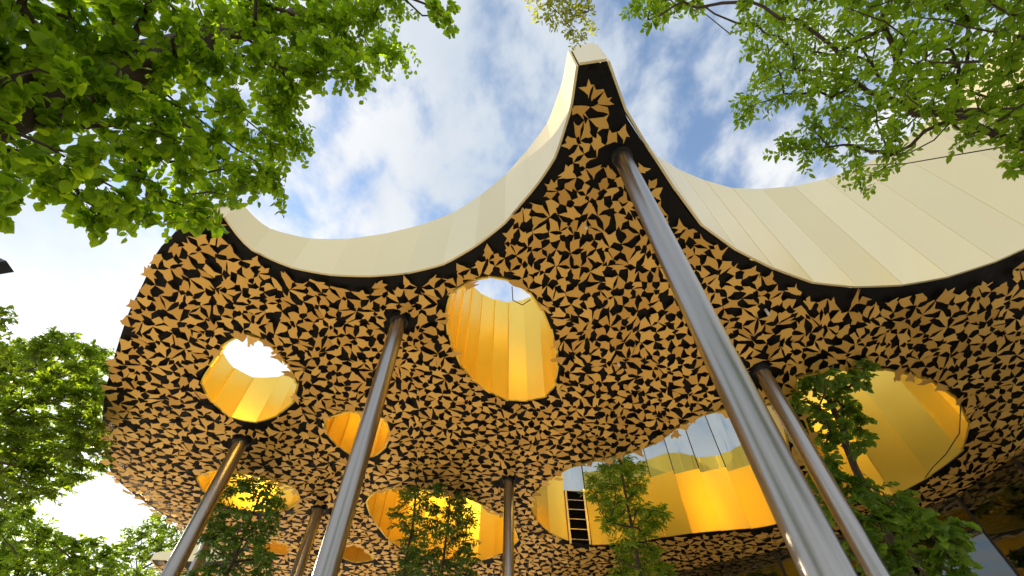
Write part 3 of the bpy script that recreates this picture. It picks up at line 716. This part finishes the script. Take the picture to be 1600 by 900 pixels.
D=[(-11.61,11.48,8.06,0.24),(-13.11,11.11,9.69,0.27),(-11.64,10.03,7.46,0.22),(-11.42,11.0,8.23,0.24),(-11.14,9.78,7.69,0.22),(-11.29,10.35,7.49,0.22),(-10.46,8.93,8.74,0.22),(-11.6,8.02,9.24,0.22),(-13.98,11.02,10.72,0.28),(-13.03,9.79,10.24,0.26),(-13.88,12.53,8.1,0.26),(-13.54,12.95,8.99,0.28),(-13.69,9.39,8.98,0.23),(-11.18,8.92,7.53,0.21),(-10.38,9.58,8.28,0.23),(-11.58,8.66,7.82,0.21),(-13.42,11.41,7.82,0.24),(-11.18,8.79,6.69,0.19),(-11.32,8.59,8.21,0.21),(-13.98,12.41,7.82,0.25),(-13.39,12.0,8.31,0.26),(-13.2,10.73,9.4,0.26),(-12.08,9.75,9.81,0.25),(-10.38,8.17,8.95,0.22),(-12.48,9.5,7.92,0.22),(-11.45,9.74,9.87,0.25),(-10.85,10.3,8.36,0.24),(-12.35,8.78,8.41,0.22),(-12.07,10.72,9.94,0.27),(-11.53,8.12,7.57,0.2),(-12.41,9.83,7.56,0.22),(-15.08,9.8,10.3,0.26),(-10.96,8.0,9.2,0.22),(-12.45,9.61,10.84,0.27),(-12.4,11.21,9.86,0.27),(-13.47,10.0,9.96,0.26),(-13.06,10.44,11.64,0.29),(-11.38,7.88,9.44,0.22),(-14.77,9.84,11.28,0.28),(-10.65,8.72,8.53,0.22),(-11.3,8.3,7.4,0.2),(-13.26,8.97,9.81,0.24),(-10.77,9.8,8.22,0.23),(-12.52,11.52,8.61,0.25),(-11.28,10.75,7.21,0.22),(-11.03,9.47,6.31,0.19),(-12.05,12.13,8.81,0.26),(-11.17,10.26,8.14,0.23),(-14.06,10.15,10.55,0.27),(-13.59,11.42,8.18,0.25),(-14.63,12.07,7.92,0.25),(-12.71,10.89,9.01,0.25),(-13.34,10.82,11.49,0.29),(-11.46,8.18,8.55,0.21),(-14.4,11.17,10.38,0.28),(-13.64,8.73,9.83,0.24),(-13.65,9.1,9.73,0.24),(-14.15,9.49,9.53,0.24),(-12.39,10.14,7.24,0.22),(-11.23,8.09,7.57,0.2),(-13.16,9.67,11.15,0.27),(-12.1,9.72,8.28,0.23),(-12.69,10.41,8.18,0.23),(-11.17,7.68,8.06,0.2),(-12.52,8.96,8.91,0.23),(-12.88,10.97,8.38,0.24),(-13.3,11.84,9.23,0.27),(-13.36,10.11,8.07,0.23),(-10.44,10.33,8.08,0.23),(-12.02,8.88,8.3,0.22),(-13.36,10.51,8.29,0.24),(-10.88,9.27,8.71,0.23),(-11.29,7.97,9.66,0.23),(-12.44,9.64,8.45,0.23),(-10.62,9.32,8.3,0.22),(-10.96,8.76,8.41,0.22),(-13.63,12.61,8.21,0.26),(-13.26,12.62,8.49,0.27),(-12.21,10.24,8.5,0.24),(-14.4,9.35,10.64,0.26),(-12.09,10.7,10.32,0.27),(-11.83,10.36,8.77,0.24),(-12.4,11.95,9.65,0.28),(-11.64,10.2,7.24,0.22),(-11.02,8.38,8.62,0.22),(-12.31,8.89,9.76,0.24),(-11.36,9.28,7.26,0.21),(-14.53,9.07,10.06,0.25),(-13.19,10.22,10.64,0.27),(-11.99,10.06,10.72,0.27),(-11.15,8.83,7.96,0.21),(-13.84,9.56,10.42,0.26),(-13.66,11.5,7.28,0.23),(-11.52,10.19,7.61,0.22),(-11.33,8.32,7.2,0.19),(-13.49,10.42,8.7,0.24),(-12.69,10.52,8.47,0.24),(-11.51,9.47,9.7,0.25),(-11.3,9.55,6.62,0.2),(-13.09,10.7,7.8,0.23)],
E=[(-8.84,4.96,7.16,0.12),(-8.18,4.73,6.45,0.11),(-8.35,4.54,6.76,0.11),(-7.62,4.45,6.61,0.11),(-8.52,5.43,6.7,0.12),(-7.27,4.56,5.83,0.1),(-8.47,5.03,6.96,0.12),(-8.29,4.93,6.5,0.11),(-7.66,4.81,6.36,0.11),(-8.25,5.01,6.7,0.11),(-8.2,5.33,6.59,0.12),(-8.89,5.13,7.05,0.12),(-8.81,5.29,6.64,0.12),(-7.18,4.1,6.2,0.1),(-8.54,5.24,7.11,0.12),(-7.87,4.39,6.34,0.1),(-8.63,5.2,7.3,0.12),(-9.55,5.91,7.33,0.13),(-9.49,5.66,7.37,0.13),(-9.63,5.95,7.12,0.13)],
K=[(8.9,11.43,11.13,0.31),(7.76,10.32,9.06,0.26),(7.53,9.12,8.54,0.24),(8.23,8.41,8.99,0.23),(7.67,8.84,9.3,0.24),(8.98,10.2,9.7,0.27),(9.31,11.45,9.86,0.29),(7.46,8.19,8.66,0.23),(9.4,11.54,9.07,0.28),(7.98,9.57,9.5,0.26),(9.01,11.81,9.58,0.29),(7.09,9.11,8.78,0.24),(10.26,11.45,9.54,0.28),(8.56,10.05,8.67,0.25),(9.27,10.41,9.51,0.27),(8.55,9.26,9.23,0.25),(7.76,9.03,7.47,0.22),(7.76,9.93,8.04,0.24),(10.01,10.98,9.68,0.28),(8.7,8.92,9.09,0.24),(8.38,8.18,8.91,0.23),(9.17,11.66,10.45,0.3),(7.75,9.42,9.71,0.26),(7.92,9.74,8.28,0.24)],
L=[(6.93,8.73,5.67,0.27),(6.71,9.3,4.94,0.27),(7.35,9.67,7.05,0.33),(7.33,8.28,5.32,0.26),(6.4,8.68,5.31,0.26),(7.0,8.97,5.12,0.26),(7.27,9.46,4.42,0.26),(6.82,8.96,4.68,0.25),(7.77,9.43,5.77,0.29),(8.17,9.94,4.95,0.28),(7.67,9.48,6.71,0.31),(6.56,9.13,4.42,0.25),(9.12,10.85,5.82,0.32),(9.27,10.87,4.76,0.29),(7.87,11.17,7.86,0.38),(7.78,8.74,5.03,0.26),(9.44,11.34,5.09,0.31),(7.07,9.91,6.57,0.32),(8.05,9.3,6.06,0.29),(7.73,8.85,4.75,0.25),(6.69,9.09,5.81,0.28),(8.26,9.79,6.59,0.32),(9.38,10.58,5.13,0.3),(7.22,9.56,7.39,0.33),(8.35,11.23,6.09,0.33),(7.43,8.16,5.12,0.25)],
F1=[(-20.29,21.73,10.29,0.38),(-22.57,23.14,9.13,0.38),(-18.63,19.29,9.72,0.35),(-15.24,20.43,7.57,0.33),(-17.86,21.71,9.52,0.37),(-20.25,20.74,8.88,0.35),(-17.04,19.72,8.56,0.34),(-20.96,26.28,9.38,0.42),(-24.83,21.38,11.54,0.4),(-23.27,22.72,11.0,0.41),(-20.17,20.41,9.26,0.35),(-23.47,22.26,9.81,0.38),(-20.86,19.05,10.05,0.35),(-17.42,19.82,7.89,0.33),(-17.9,21.78,10.29,0.39),(-21.83,20.62,10.52,0.38),(-21.18,19.08,10.52,0.36),(-22.91,22.59,9.65,0.39),(-18.13,20.97,9.76,0.37),(-18.38,20.26,10.11,0.36),(-21.93,20.4,9.67,0.36),(-20.94,22.87,8.81,0.38),(-19.49,20.47,9.64,0.36),(-20.4,21.43,9.49,0.37),(-19.12,21.55,8.01,0.35),(-21.43,18.82,10.44,0.35),(-17.0,20.25,7.83,0.33),(-20.5,25.39,10.32,0.43),(-22.62,22.55,8.53,0.37),(-19.07,17.92,10.14,0.34),(-20.97,22.94,9.36,0.38),(-17.99,20.3,9.19,0.35),(-22.47,21.99,10.27,0.39),(-20.93,22.25,11.2,0.4),(-15.16,20.06,7.91,0.33),(-18.38,17.68,7.73,0.3),(-19.31,22.13,10.86,0.4),(-17.39,18.8,7.24,0.3),(-23.59,22.68,11.87,0.42),(-18.57,18.75,9.42,0.34),(-22.79,21.53,10.32,0.38),(-19.47,19.75,9.37,0.35),(-18.88,23.32,9.2,0.39),(-18.78,21.71,8.9,0.36),(-20.11,22.03,9.42,0.38),(-16.3,20.3,9.19,0.35),(-19.43,24.65,9.17,0.4),(-19.85,25.49,10.19,0.43),(-19.33,20.16,7.51,0.32),(-20.02,21.16,8.82,0.36),(-23.45,21.82,11.64,0.41),(-18.22,21.18,9.43,0.37),(-24.32,21.9,10.99,0.4),(-19.14,22.94,9.63,0.39),(-21.33,21.12,9.42,0.36),(-21.75,20.92,9.58,0.36),(-18.14,18.11,7.48,0.3),(-22.61,23.98,9.28,0.4),(-19.81,23.73,9.42,0.39),(-18.61,16.81,8.42,0.3),(-18.31,20.36,9.68,0.36),(-20.06,19.44,7.99,0.32),(-22.58,20.5,11.59,0.39),(-17.64,20.61,7.72,0.33),(-18.33,21.86,10.09,0.38),(-21.11,23.13,10.31,0.4),(-18.72,18.57,9.83,0.34),(-16.89,21.65,9.26,0.37),(-18.67,23.81,9.25,0.39),(-21.86,24.59,10.33,0.42),(-19.57,20.56,7.89,0.34),(-24.32,22.37,10.21,0.39)],
F2=[(-21.04,29.11,12.38,0.45),(-18.92,25.16,12.8,0.41),(-15.81,23.43,9.27,0.35),(-15.29,23.04,9.55,0.35),(-16.31,23.59,10.08,0.36),(-20.73,28.17,12.68,0.44),(-18.21,25.83,10.67,0.39),(-21.2,30.51,10.56,0.44),(-18.19,23.25,11.72,0.38),(-18.67,25.04,9.92,0.37),(-20.45,29.51,13.52,0.47),(-17.53,26.0,9.3,0.37),(-21.02,27.59,11.46,0.42),(-17.15,23.24,12.27,0.38),(-17.92,22.9,10.67,0.36),(-17.56,24.76,12.48,0.4),(-17.26,24.09,8.69,0.35),(-17.87,24.75,9.8,0.37),(-18.36,24.68,10.54,0.38),(-20.28,27.88,13.6,0.45),(-21.08,30.26,11.03,0.44),(-19.63,27.69,12.26,0.43),(-18.83,28.92,10.56,0.42),(-19.68,30.13,10.47,0.43),(-20.49,26.52,12.52,0.42),(-20.15,26.99,13.02,0.43),(-16.79,24.92,10.82,0.38),(-21.11,26.23,12.98,0.42),(-17.45,24.99,9.91,0.37),(-20.89,28.34,10.41,0.41),(-21.46,28.02,14.86,0.47),(-17.4,22.4,10.01,0.35),(-20.66,26.5,13.62,0.44),(-20.35,27.04,12.09,0.42),(-16.9,22.68,12.52,0.38),(-19.38,26.83,12.57,0.43),(-18.71,27.24,13.09,0.44),(-20.72,28.81,10.68,0.42),(-16.21,24.79,9.67,0.37),(-20.69,30.55,11.17,0.44),(-16.12,24.01,10.9,0.37),(-22.17,27.59,13.08,0.44)],
G=[(-7.89,14.27,6.89,0.27),(-8.75,14.02,8.29,0.29),(-7.24,13.95,6.97,0.27),(-7.38,12.64,8.13,0.27),(-6.87,11.86,5.27,0.22),(-7.62,13.59,8.95,0.3),(-8.8,14.37,7.91,0.29),(-9.02,15.51,6.14,0.28),(-7.16,12.96,7.02,0.26),(-7.06,12.74,7.36,0.26),(-8.58,14.47,7.52,0.29),(-8.69,13.66,9.2,0.31),(-6.7,12.07,5.72,0.23),(-7.54,12.5,8.45,0.28),(-7.22,13.94,5.76,0.25),(-7.72,14.86,9.19,0.32),(-5.76,12.13,5.34,0.22),(-7.99,16.28,6.39,0.29),(-7.19,12.83,5.67,0.24),(-6.43,12.7,6.15,0.24),(-7.03,13.35,6.11,0.25),(-7.7,12.69,6.26,0.24),(-9.33,14.49,8.29,0.3),(-8.09,12.35,7.76,0.26),(-8.72,14.18,7.3,0.28),(-6.65,11.21,7.01,0.24),(-8.03,15.0,8.72,0.31),(-8.62,13.42,8.73,0.29),(-7.56,13.05,6.43,0.25),(-6.96,13.44,7.59,0.28),(-8.26,14.86,7.49,0.29),(-7.28,12.52,7.05,0.25),(-7.94,14.68,5.89,0.26),(-9.12,14.35,7.78,0.29),(-6.1,12.03,6.43,0.24),(-7.83,12.76,6.03,0.24),(-8.46,14.55,6.51,0.27),(-7.01,13.69,5.92,0.25),(-7.74,16.08,7.13,0.3),(-6.23,11.34,7.28,0.24),(-6.4,12.93,5.85,0.24),(-8.14,15.39,8.16,0.31),(-7.15,11.79,5.41,0.22),(-7.62,15.53,7.39,0.3)],
H1=[(-3.63,17.07,7.74,0.28),(-2.46,14.32,8.58,0.26),(-4.08,16.52,9.48,0.29),(-3.22,16.95,7.11,0.27),(-3.86,17.88,7.29,0.28),(-2.73,17.69,7.4,0.28),(-3.12,16.65,7.32,0.27),(-3.24,15.44,8.37,0.27),(-3.93,16.75,10.12,0.31),(-2.65,17.61,6.78,0.27),(-3.66,16.36,8.38,0.28),(-3.0,14.35,8.39,0.26),(-2.6,16.98,8.94,0.29),(-2.3,13.69,8.85,0.25),(-2.96,15.07,9.07,0.27),(-2.51,17.33,8.17,0.28),(-2.86,15.47,7.5,0.26),(-2.66,14.85,8.2,0.26),(-3.03,14.05,6.93,0.23),(-2.36,16.01,8.0,0.27),(-2.24,15.24,6.88,0.24),(-3.11,13.48,8.78,0.25),(-2.9,16.24,6.59,0.25),(-3.33,14.28,6.58,0.23),(-3.33,18.1,9.25,0.31),(-2.28,14.39,8.18,0.25),(-3.08,14.44,5.91,0.22),(-2.71,13.92,7.18,0.23),(-2.95,15.43,9.68,0.29),(-3.57,15.4,8.58,0.27),(-2.45,15.09,7.05,0.24),(-2.12,15.87,6.49,0.25),(-3.83,18.39,7.85,0.29),(-2.73,15.85,7.89,0.26),(-3.57,18.94,7.14,0.29),(-3.37,17.5,7.98,0.28)],
H2=[(-2.07,17.19,7.64,0.26),(-1.66,16.84,9.07,0.28),(-1.52,14.68,6.51,0.22),(-1.76,15.96,6.54,0.23),(-1.65,15.96,9.31,0.27),(-1.74,14.21,8.71,0.24),(-1.6,17.59,7.16,0.26),(-2.08,16.96,7.98,0.26),(-1.22,14.8,7.4,0.23),(-1.8,13.65,7.72,0.22),(-1.68,16.63,7.5,0.25),(-1.69,15.9,7.95,0.25),(-1.12,14.59,6.0,0.21),(-1.29,16.74,7.64,0.26),(-1.83,18.62,7.09,0.27),(-1.51,17.01,8.65,0.27),(-1.93,16.97,9.47,0.28),(-2.1,16.94,8.82,0.27),(-1.79,17.62,8.3,0.27),(-1.27,15.7,6.88,0.23),(-2.2,15.69,9.73,0.27),(-2.19,16.1,9.34,0.27),(-2.17,17.93,7.48,0.27),(-2.0,16.86,6.51,0.24),(-1.38,15.47,8.78,0.26),(-1.7,14.56,9.21,0.25)],
J=[(4.54,15.29,7.34,0.25),(2.84,12.29,7.84,0.22),(4.3,15.34,6.54,0.24),(3.55,13.02,8.38,0.24),(3.53,13.15,9.21,0.25),(3.53,15.66,8.0,0.26),(4.2,14.93,8.48,0.26),(3.18,14.94,9.72,0.28),(3.48,13.08,6.35,0.21),(2.86,12.57,5.59,0.2),(2.78,12.83,9.18,0.25),(2.93,12.45,6.93,0.21),(4.06,13.86,6.35,0.22),(3.42,16.07,6.93,0.25),(4.18,14.52,7.42,0.24),(2.65,11.09,7.97,0.21),(3.38,13.96,8.3,0.25),(3.06,14.34,6.74,0.23),(3.85,14.79,7.72,0.25),(3.75,13.86,9.21,0.26),(4.54,14.73,8.71,0.26),(3.16,15.43,9.41,0.28),(3.68,15.13,8.5,0.27),(3.58,14.77,7.24,0.24),(3.59,14.53,5.99,0.22),(3.67,15.32,6.96,0.25),(3.56,12.79,7.86,0.23),(3.76,14.09,10.17,0.28),(3.15,14.84,8.74,0.27),(3.26,16.04,6.45,0.25),(4.55,15.56,6.41,0.24),(4.32,14.62,9.56,0.27),(4.13,16.22,7.01,0.26),(3.57,14.63,9.56,0.28),(4.29,12.95,7.79,0.23),(3.12,14.18,7.03,0.23),(4.06,13.77,9.74,0.27),(3.78,13.54,7.47,0.23),(3.86,14.54,5.84,0.22),(2.66,12.73,7.4,0.22),(4.25,15.84,7.71,0.26),(3.95,13.66,5.57,0.21),(4.69,15.14,7.04,0.24),(3.2,14.32,5.85,0.22),(2.74,14.33,9.54,0.27),(4.25,13.74,7.91,0.24),(2.38,12.53,8.16,0.23)])

LEAF_BROAD = [(0, 0), (.10, .20), (.34, .44), (.52, .40), (.60, .43), (.80, .25), (1, 0)]
LEAF_OVAL = [(0, 0), (.30, .21), (.66, .19), (1, 0)]
LEAF_NARROW = [(0, 0), (.35, .12), (.7, .10), (1, 0)]
LEAF_MAPLE = [(0, 0), (-.08, .30), (.22, .26), (.30, .52), (.50, .30), (.62, .34), (1, 0)]
def leaf_arrays(outline, fold=0.22, curl=0.12):
    L_ = []
    n = len(outline)
    for x, y in outline: L_.append((x - 0.0, y, fold * y - curl * x * x))
    for x, y in outline[1:-1]: L_.append((x, -y, fold * y - curl * x * x))
    T = np.array(L_)
    left = list(range(n))
    right = [0] + [n + k for k in range(n - 2)] + [n - 1]
    return T, [left, right[::-1]]
def unit(a):
    return a / np.maximum(np.linalg.norm(a, axis=1), 1e-9)[:, None]

def build_tree(name, label, cat, trunk, r0, r1, clusters, mat, outline, leaf, per_cluster, twigs, seed, group=None,
               individuals=0, droop=0.25, upright=0.75, flat=0.55, twig_len=1.0, limb_scale=1.0, crown_name='crown'):
    R = np.random.default_rng(seed)
    base = Vector(trunk[0])
    root = empty(name, base)
    tag(root, label, cat, group)
    inv = Matrix.Translation(-base)
    def tp(nm, me):
        o = link(nm, me, root); o.matrix_parent_inverse = inv; return o
    # trunk
    tr_ = catmull3(trunk, 10)
    n = len(tr_); rad = [r0 + (r1 - r0) * (i / (n - 1)) ** 0.8 for i in range(n)]
    rad[0] *= 1.25
    tpts = [Vector(p) + Vector(R.normal(0, 0.02, 3)) * (1 if 0 < i < n - 1 else 0) for i, p in enumerate(tr_)]
    tp('trunk', tube_mesh(tpts, rad, M_BARK, 14, 'trunk'))
    # limb network
    C = np.array(clusters)
    nodes = [np.array(p) for p in tpts]; par = [-1] * len(nodes); cost = [0.25 * i * 0 for i in range(n)]
    T0 = np.array(nodes)
    dtr = np.array([np.min(np.linalg.norm(T0 - c[:3], axis=1)) for c in C])
    for ci in np.argsort(dtr):
        c = C[ci, :3]; best = None
        for j, q in enumerate(nodes):
            d = np.linalg.norm(q - c)
            pen = d + 0.35 * cost[j] + (0.9 * max(0, q[2] - c[2]))
            if j < n and j < n * 0.25: pen += 1.0
            if best is None or pen < best[0]: best = (pen, j, d)
        nodes.append(c); par.append(best[1]); cost.append(cost[best[1]] + best[2])
    desc = [1.0] * len(nodes)
    for j in range(len(nodes) - 1, n - 1, -1):
        if par[j] >= 0: desc[par[j]] += desc[j]
    BV, BF = [], []
    def add_tube(path, radii, sides):
        b0 = len(BV)
        m = len(path)
        for i, p in enumerate(path):
            d = path[min(i + 1, m - 1)] - path[max(i - 1, 0)]
            d = d / max(np.linalg.norm(d), 1e-9)
            x = np.cross(d, (0.31, 0.2, 0.93)); x /= max(np.linalg.norm(x), 1e-6); y_ = np.cross(d, x)
            for s in range(sides):
                a = 2 * math.pi * s / sides
                BV.append(p + (x * math.cos(a) + y_ * math.sin(a)) * radii[i])
        for i in range(m - 1):
            for s in range(sides):
                a = b0 + i * sides + s; c = b0 + i * sides + (s + 1) % sides
                BF.append((a, c, c + sides, a + sides))
    ls = leaf * 0.055 * limb_scale
    for j in range(n, len(nodes)):
        p = nodes[par[j]]; q = nodes[j]
        ra = min(ls * math.sqrt(desc[j]) * 1.15 + ls * .3, r0 * 0.6); rb = ls * math.sqrt(max(desc[j] - 1, 0.4)) + ls * .2
        rb = min(rb, ra)
        mid1 = p + (q - p) * 0.35 + R.normal(0, 0.06, 3) * np.linalg.norm(q - p)
        mid2 = p + (q - p) * 0.7 + R.normal(0, 0.05, 3) * np.linalg.norm(q - p)
        add_tube([p, mid1, mid2, q], [ra, ra * .8 + rb * .2, ra * .4 + rb * .6, rb], 6)
    # twigs with leaves
    PO, DI, NO, SZ = [], [], [], []
    rmean = float(np.mean(C[:, 3]))
    for ci in range(len(C)):
        c = C[ci, :3]; r = C[ci, 3]; w_ = min(2.2, max(0.3, (r / rmean) ** 1.5))
        for _ in range(max(2, int(round(twigs * w_)))):
            d = R.normal(0, 1, 3); d[2] = d[2] * flat - droop
            d /= np.linalg.norm(d)
            st = c + R.normal(0, 0.30, 3) * r
            ln = r * R.uniform(0.7, 1.35) * twig_len
            nl = max(3, int(per_cluster / twigs * R.uniform(0.7, 1.3)))
            bend = np.array((0, 0, -droop * ln * 0.6))
            ts = (np.arange(nl) + 0.6) / nl
            path = [st + d * ln * u + bend * u * u for u in (0, 0.5, 1.0)]
            add_tube(path, [ls * 0.55, ls * 0.4, ls * 0.2], 3)
            side = np.cross(d, (0, 0, 1.0)); side /= max(np.linalg.norm(side), 1e-6)
            for k_, u in enumerate(ts):
                s_ = 1 if k_ % 2 else -1
                pos = st + d * ln * u + bend * u * u
                dd = d * R.uniform(0.25, 0.8) + side * s_ * R.uniform(0.4, 1.0) + np.array((0, 0, -droop * R.uniform(0.2, 1.6))) + R.normal(0, 0.15, 3)
                PO.append(pos); DI.append(dd)
                NO.append(np.array((0, 0, upright)) + R.normal(0, 0.42, 3))
                SZ.append(leaf * R.uniform(0.6, 1.15))
    if BV: tp('branches', np_mesh('branches', np.array(BV), [np.array(BF)], M_BARK, True))
    PO = np.array(PO); X = unit(np.array(DI)); NO = np.array(NO); SZ = np.array(SZ)
    Y = unit(np.cross(NO, X)); Z = np.cross(X, Y)
    T, fcs = leaf_arrays(outline)
    PO = PO + X * (SZ * 0.12)[:, None]
    if individuals:
        dist = np.linalg.norm(PO - camv, axis=1)
        vd_ = (PO - camv); dep = vd_[:, 1] * .613 + vd_[:, 2] * .79
        vis = (dep > 0.2) & (np.abs(vd_[:, 0]) < dep * 1.125) & (np.abs(vd_[:, 2] * .613 - vd_[:, 1] * .79) < dep * 0.633)
        order = np.argsort(np.where(vis, dist, 1e6)); near_ = order[:individuals]; rest = order[individuals:]
        lm = mesh('leaf', T, [tuple(f) for f in fcs], mat)
        for q in near_:
            o = link('leaf', lm, root)
            Mx = Matrix(((X[q][0], Y[q][0], Z[q][0], PO[q][0]), (X[q][1], Y[q][1], Z[q][1], PO[q][1]), (X[q][2], Y[q][2], Z[q][2], PO[q][2]), (0, 0, 0, 1))) @ Matrix.Scale(float(SZ[q]), 4)
            o.matrix_parent_inverse = inv
            o.matrix_basis = Mx
        PO, X, Y, Z, SZ = PO[rest], X[rest], Y[rest], Z[rest], SZ[rest]
    V = PO[:, None] + SZ[:, None, None] * (T[None, :, 0:1] * X[:, None] + T[None, :, 1:2] * Y[:, None] + T[None, :, 2:3] * Z[:, None])
    m = len(PO); kk = len(T)
    offs = (np.arange(m) * kk)[:, None]
    o = tp(crown_name, np_mesh('crown', V.reshape(-1, 3), [offs + np.array(f)[None] for f in fcs], mat))
    tag(o, kind='stuff')
    return root
def catmull3(P, sub):
    P = [np.array(p, float) for p in P]; n = len(P); out = []
    for i in range(n - 1):
        p1, p2 = P[i], P[i + 1]
        p0 = P[i - 1] if i else 2 * p1 - p2
        p3 = P[i + 2] if i + 2 < n else 2 * p2 - p1
        for t_ in np.linspace(0, 1, max(2, sub // 2), endpoint=False):
            out.append(0.5 * (2 * p1 + (p2 - p0) * t_ + (2 * p0 - 5 * p1 + 4 * p2 - p3) * t_ ** 2 + (3 * p1 - p0 - 3 * p2 + p3) * t_ ** 3))
    out.append(P[-1]); return out

build_tree('linden_tree', 'broad-leaved tree with large drooping bright green leaves, closest to the viewer', 'tree',
           [(-3.6, 0.9, 0), (-3.5, 0.95, 2.5), (-3.3, 0.9, 5), (-3.2, 0.9, 7.5), (-3.1, 1.0, 10)], 0.26, 0.10, CL['A'], F_LIME, LEAF_BROAD, 0.080, 115, 12, 21,
           individuals=300, droop=0.45, upright=0.7, limb_scale=1.6)
build_tree('elm_tree', 'tree with small oval leaves and dark limbs hanging over the wide cream bay', 'tree',
           [(8.6, 1.2, 0), (8.5, 1.3, 2.5), (8.1, 1.4, 4.8), (7.6, 1.5, 6.4), (7.2, 1.6, 8.0)], 0.20, 0.05, CL['B'], F_ELM, LEAF_OVAL, 0.078, 105, 11, 22,
           individuals=300, droop=0.12, upright=0.8, limb_scale=1.25)
build_tree('locust_tree', 'tree with sparse yellowish green leaves reaching in above the canopy tip', 'tree',
           [(1.6, -4.2, 0), (1.5, -4.0, 3), (1.3, -3.0, 6), (1.1, -1.2, 8.2), (1.0, 0.4, 9.0)], 0.2, 0.03, CL['C'], F_YEL, LEAF_OVAL, 0.075, 46, 8, 23,
           droop=0.35, upright=0.7, limb_scale=0.8)
build_tree('park_tree', 'tall loose-crowned tree beside the canopy, backlit by the low sun', 'tree',
           [(-13.4, 9.6, 0), (-13.2, 9.7, 4), (-13.5, 9.4, 8), (-13.3, 9.3, 11)], 0.11, 0.04, CL['D'], F_PARK, LEAF_OVAL, 0.15, 260, 18, 24,
           droop=0.05, upright=0.9, flat=0.35)
build_tree('park_tree', 'leafy twigs of a tree cut off by the picture edge below the linden', 'tree',
           [(-9.9, 3.4, 0), (-9.8, 3.5, 4), (-9.6, 3.6, 8.5)], 0.15, 0.05, CL['E'], F_PARK, LEAF_OVAL, 0.11, 60, 8, 25, droop=0.2)
build_tree('park_tree', 'far bushy tree in the bottom corner under the low sun', 'tree',
           [(-19.5, 21, 0), (-19.4, 21, 4), (-19.3, 21, 8)], 0.22, 0.06, CL['F1'], F_PARK, LEAF_OVAL, 0.22, 240, 16, 26, droop=0.1)
build_tree('park_tree', 'far slender tree standing just left of the second canopy lobe', 'tree',
           [(-19.2, 26.0, 0), (-19.1, 25.8, 6), (-18.9, 25.5, 11)], 0.18, 0.05, CL['F2'], F_PARK, LEAF_OVAL, 0.20, 220, 14, 27, droop=0.1)
build_tree('young_tree', 'dense dark green tree beside the column under the short open well', 'tree',
           [(-7.3, 13.1, 0), (-7.35, 13.1, 4), (-7.5, 13.2, 8.4)], 0.10, 0.03, CL['G'], F_YOUNG, LEAF_OVAL, 0.15, 170, 12, 28, droop=0.15, upright=0.9, flat=0.3)
build_tree('young_tree', 'first of two slender trees under the wide yellow well, fuller crown', 'tree',
           [(-3.2, 15.4, 0), (-3.25, 15.4, 4.5), (-3.35, 15.4, 9.6)], 0.085, 0.03, CL['H1'], F_YOUNG, LEAF_OVAL, 0.13, 200, 16, 29, group='pair of young trees under the wide well', droop=0.1, upright=0.9, flat=0.25)
build_tree('young_tree', 'second of two slender trees, thinner, nearer the upright column', 'tree',
           [(-2.15, 15.5, 0), (-2.1, 15.5, 4.5), (-2.15, 15.4, 9.5)], 0.085, 0.03, CL['H2'], F_YOUNG, LEAF_OVAL, 0.13, 200, 16, 30, group='pair of young trees under the wide well', droop=0.1, upright=0.9, flat=0.25)
build_tree('young_tree', 'light green feathery tree in front of the large yellow well', 'tree',
           [(3.35, 13.2, 0), (3.3, 13.1, 4.5), (3.35, 12.9, 9.4)], 0.10, 0.03, CL['J'], F_FEATH, LEAF_NARROW, 0.17, 230, 18, 31, droop=0.15, upright=0.6, flat=0.5)
build_tree('maple_tree', 'slim tree with crooked trunk rising into the well with broad panels', 'tree',
           [(8.05, 10.6, 0), (8.2, 10.5, 4), (8.35, 10.4, 7), (8.75, 10.0, 9.8), (8.95, 9.9, 12.2)], 0.14, 0.05, CL['K'], F_MAPLE, LEAF_MAPLE, 0.17, 60, 7, 32, droop=0.25, limb_scale=1.6)
build_tree('maple_tree', 'bushy low maple behind the paired columns, before the dark glass', 'tree',
           [(8.6, 10.0, 0), (8.55, 10.0, 2.5), (8.5, 10.0, 4.8)], 0.10, 0.04, CL['L'], F_MAPLE, LEAF_MAPLE, 0.16, 130, 12, 33, droop=0.3, limb_scale=1.0)
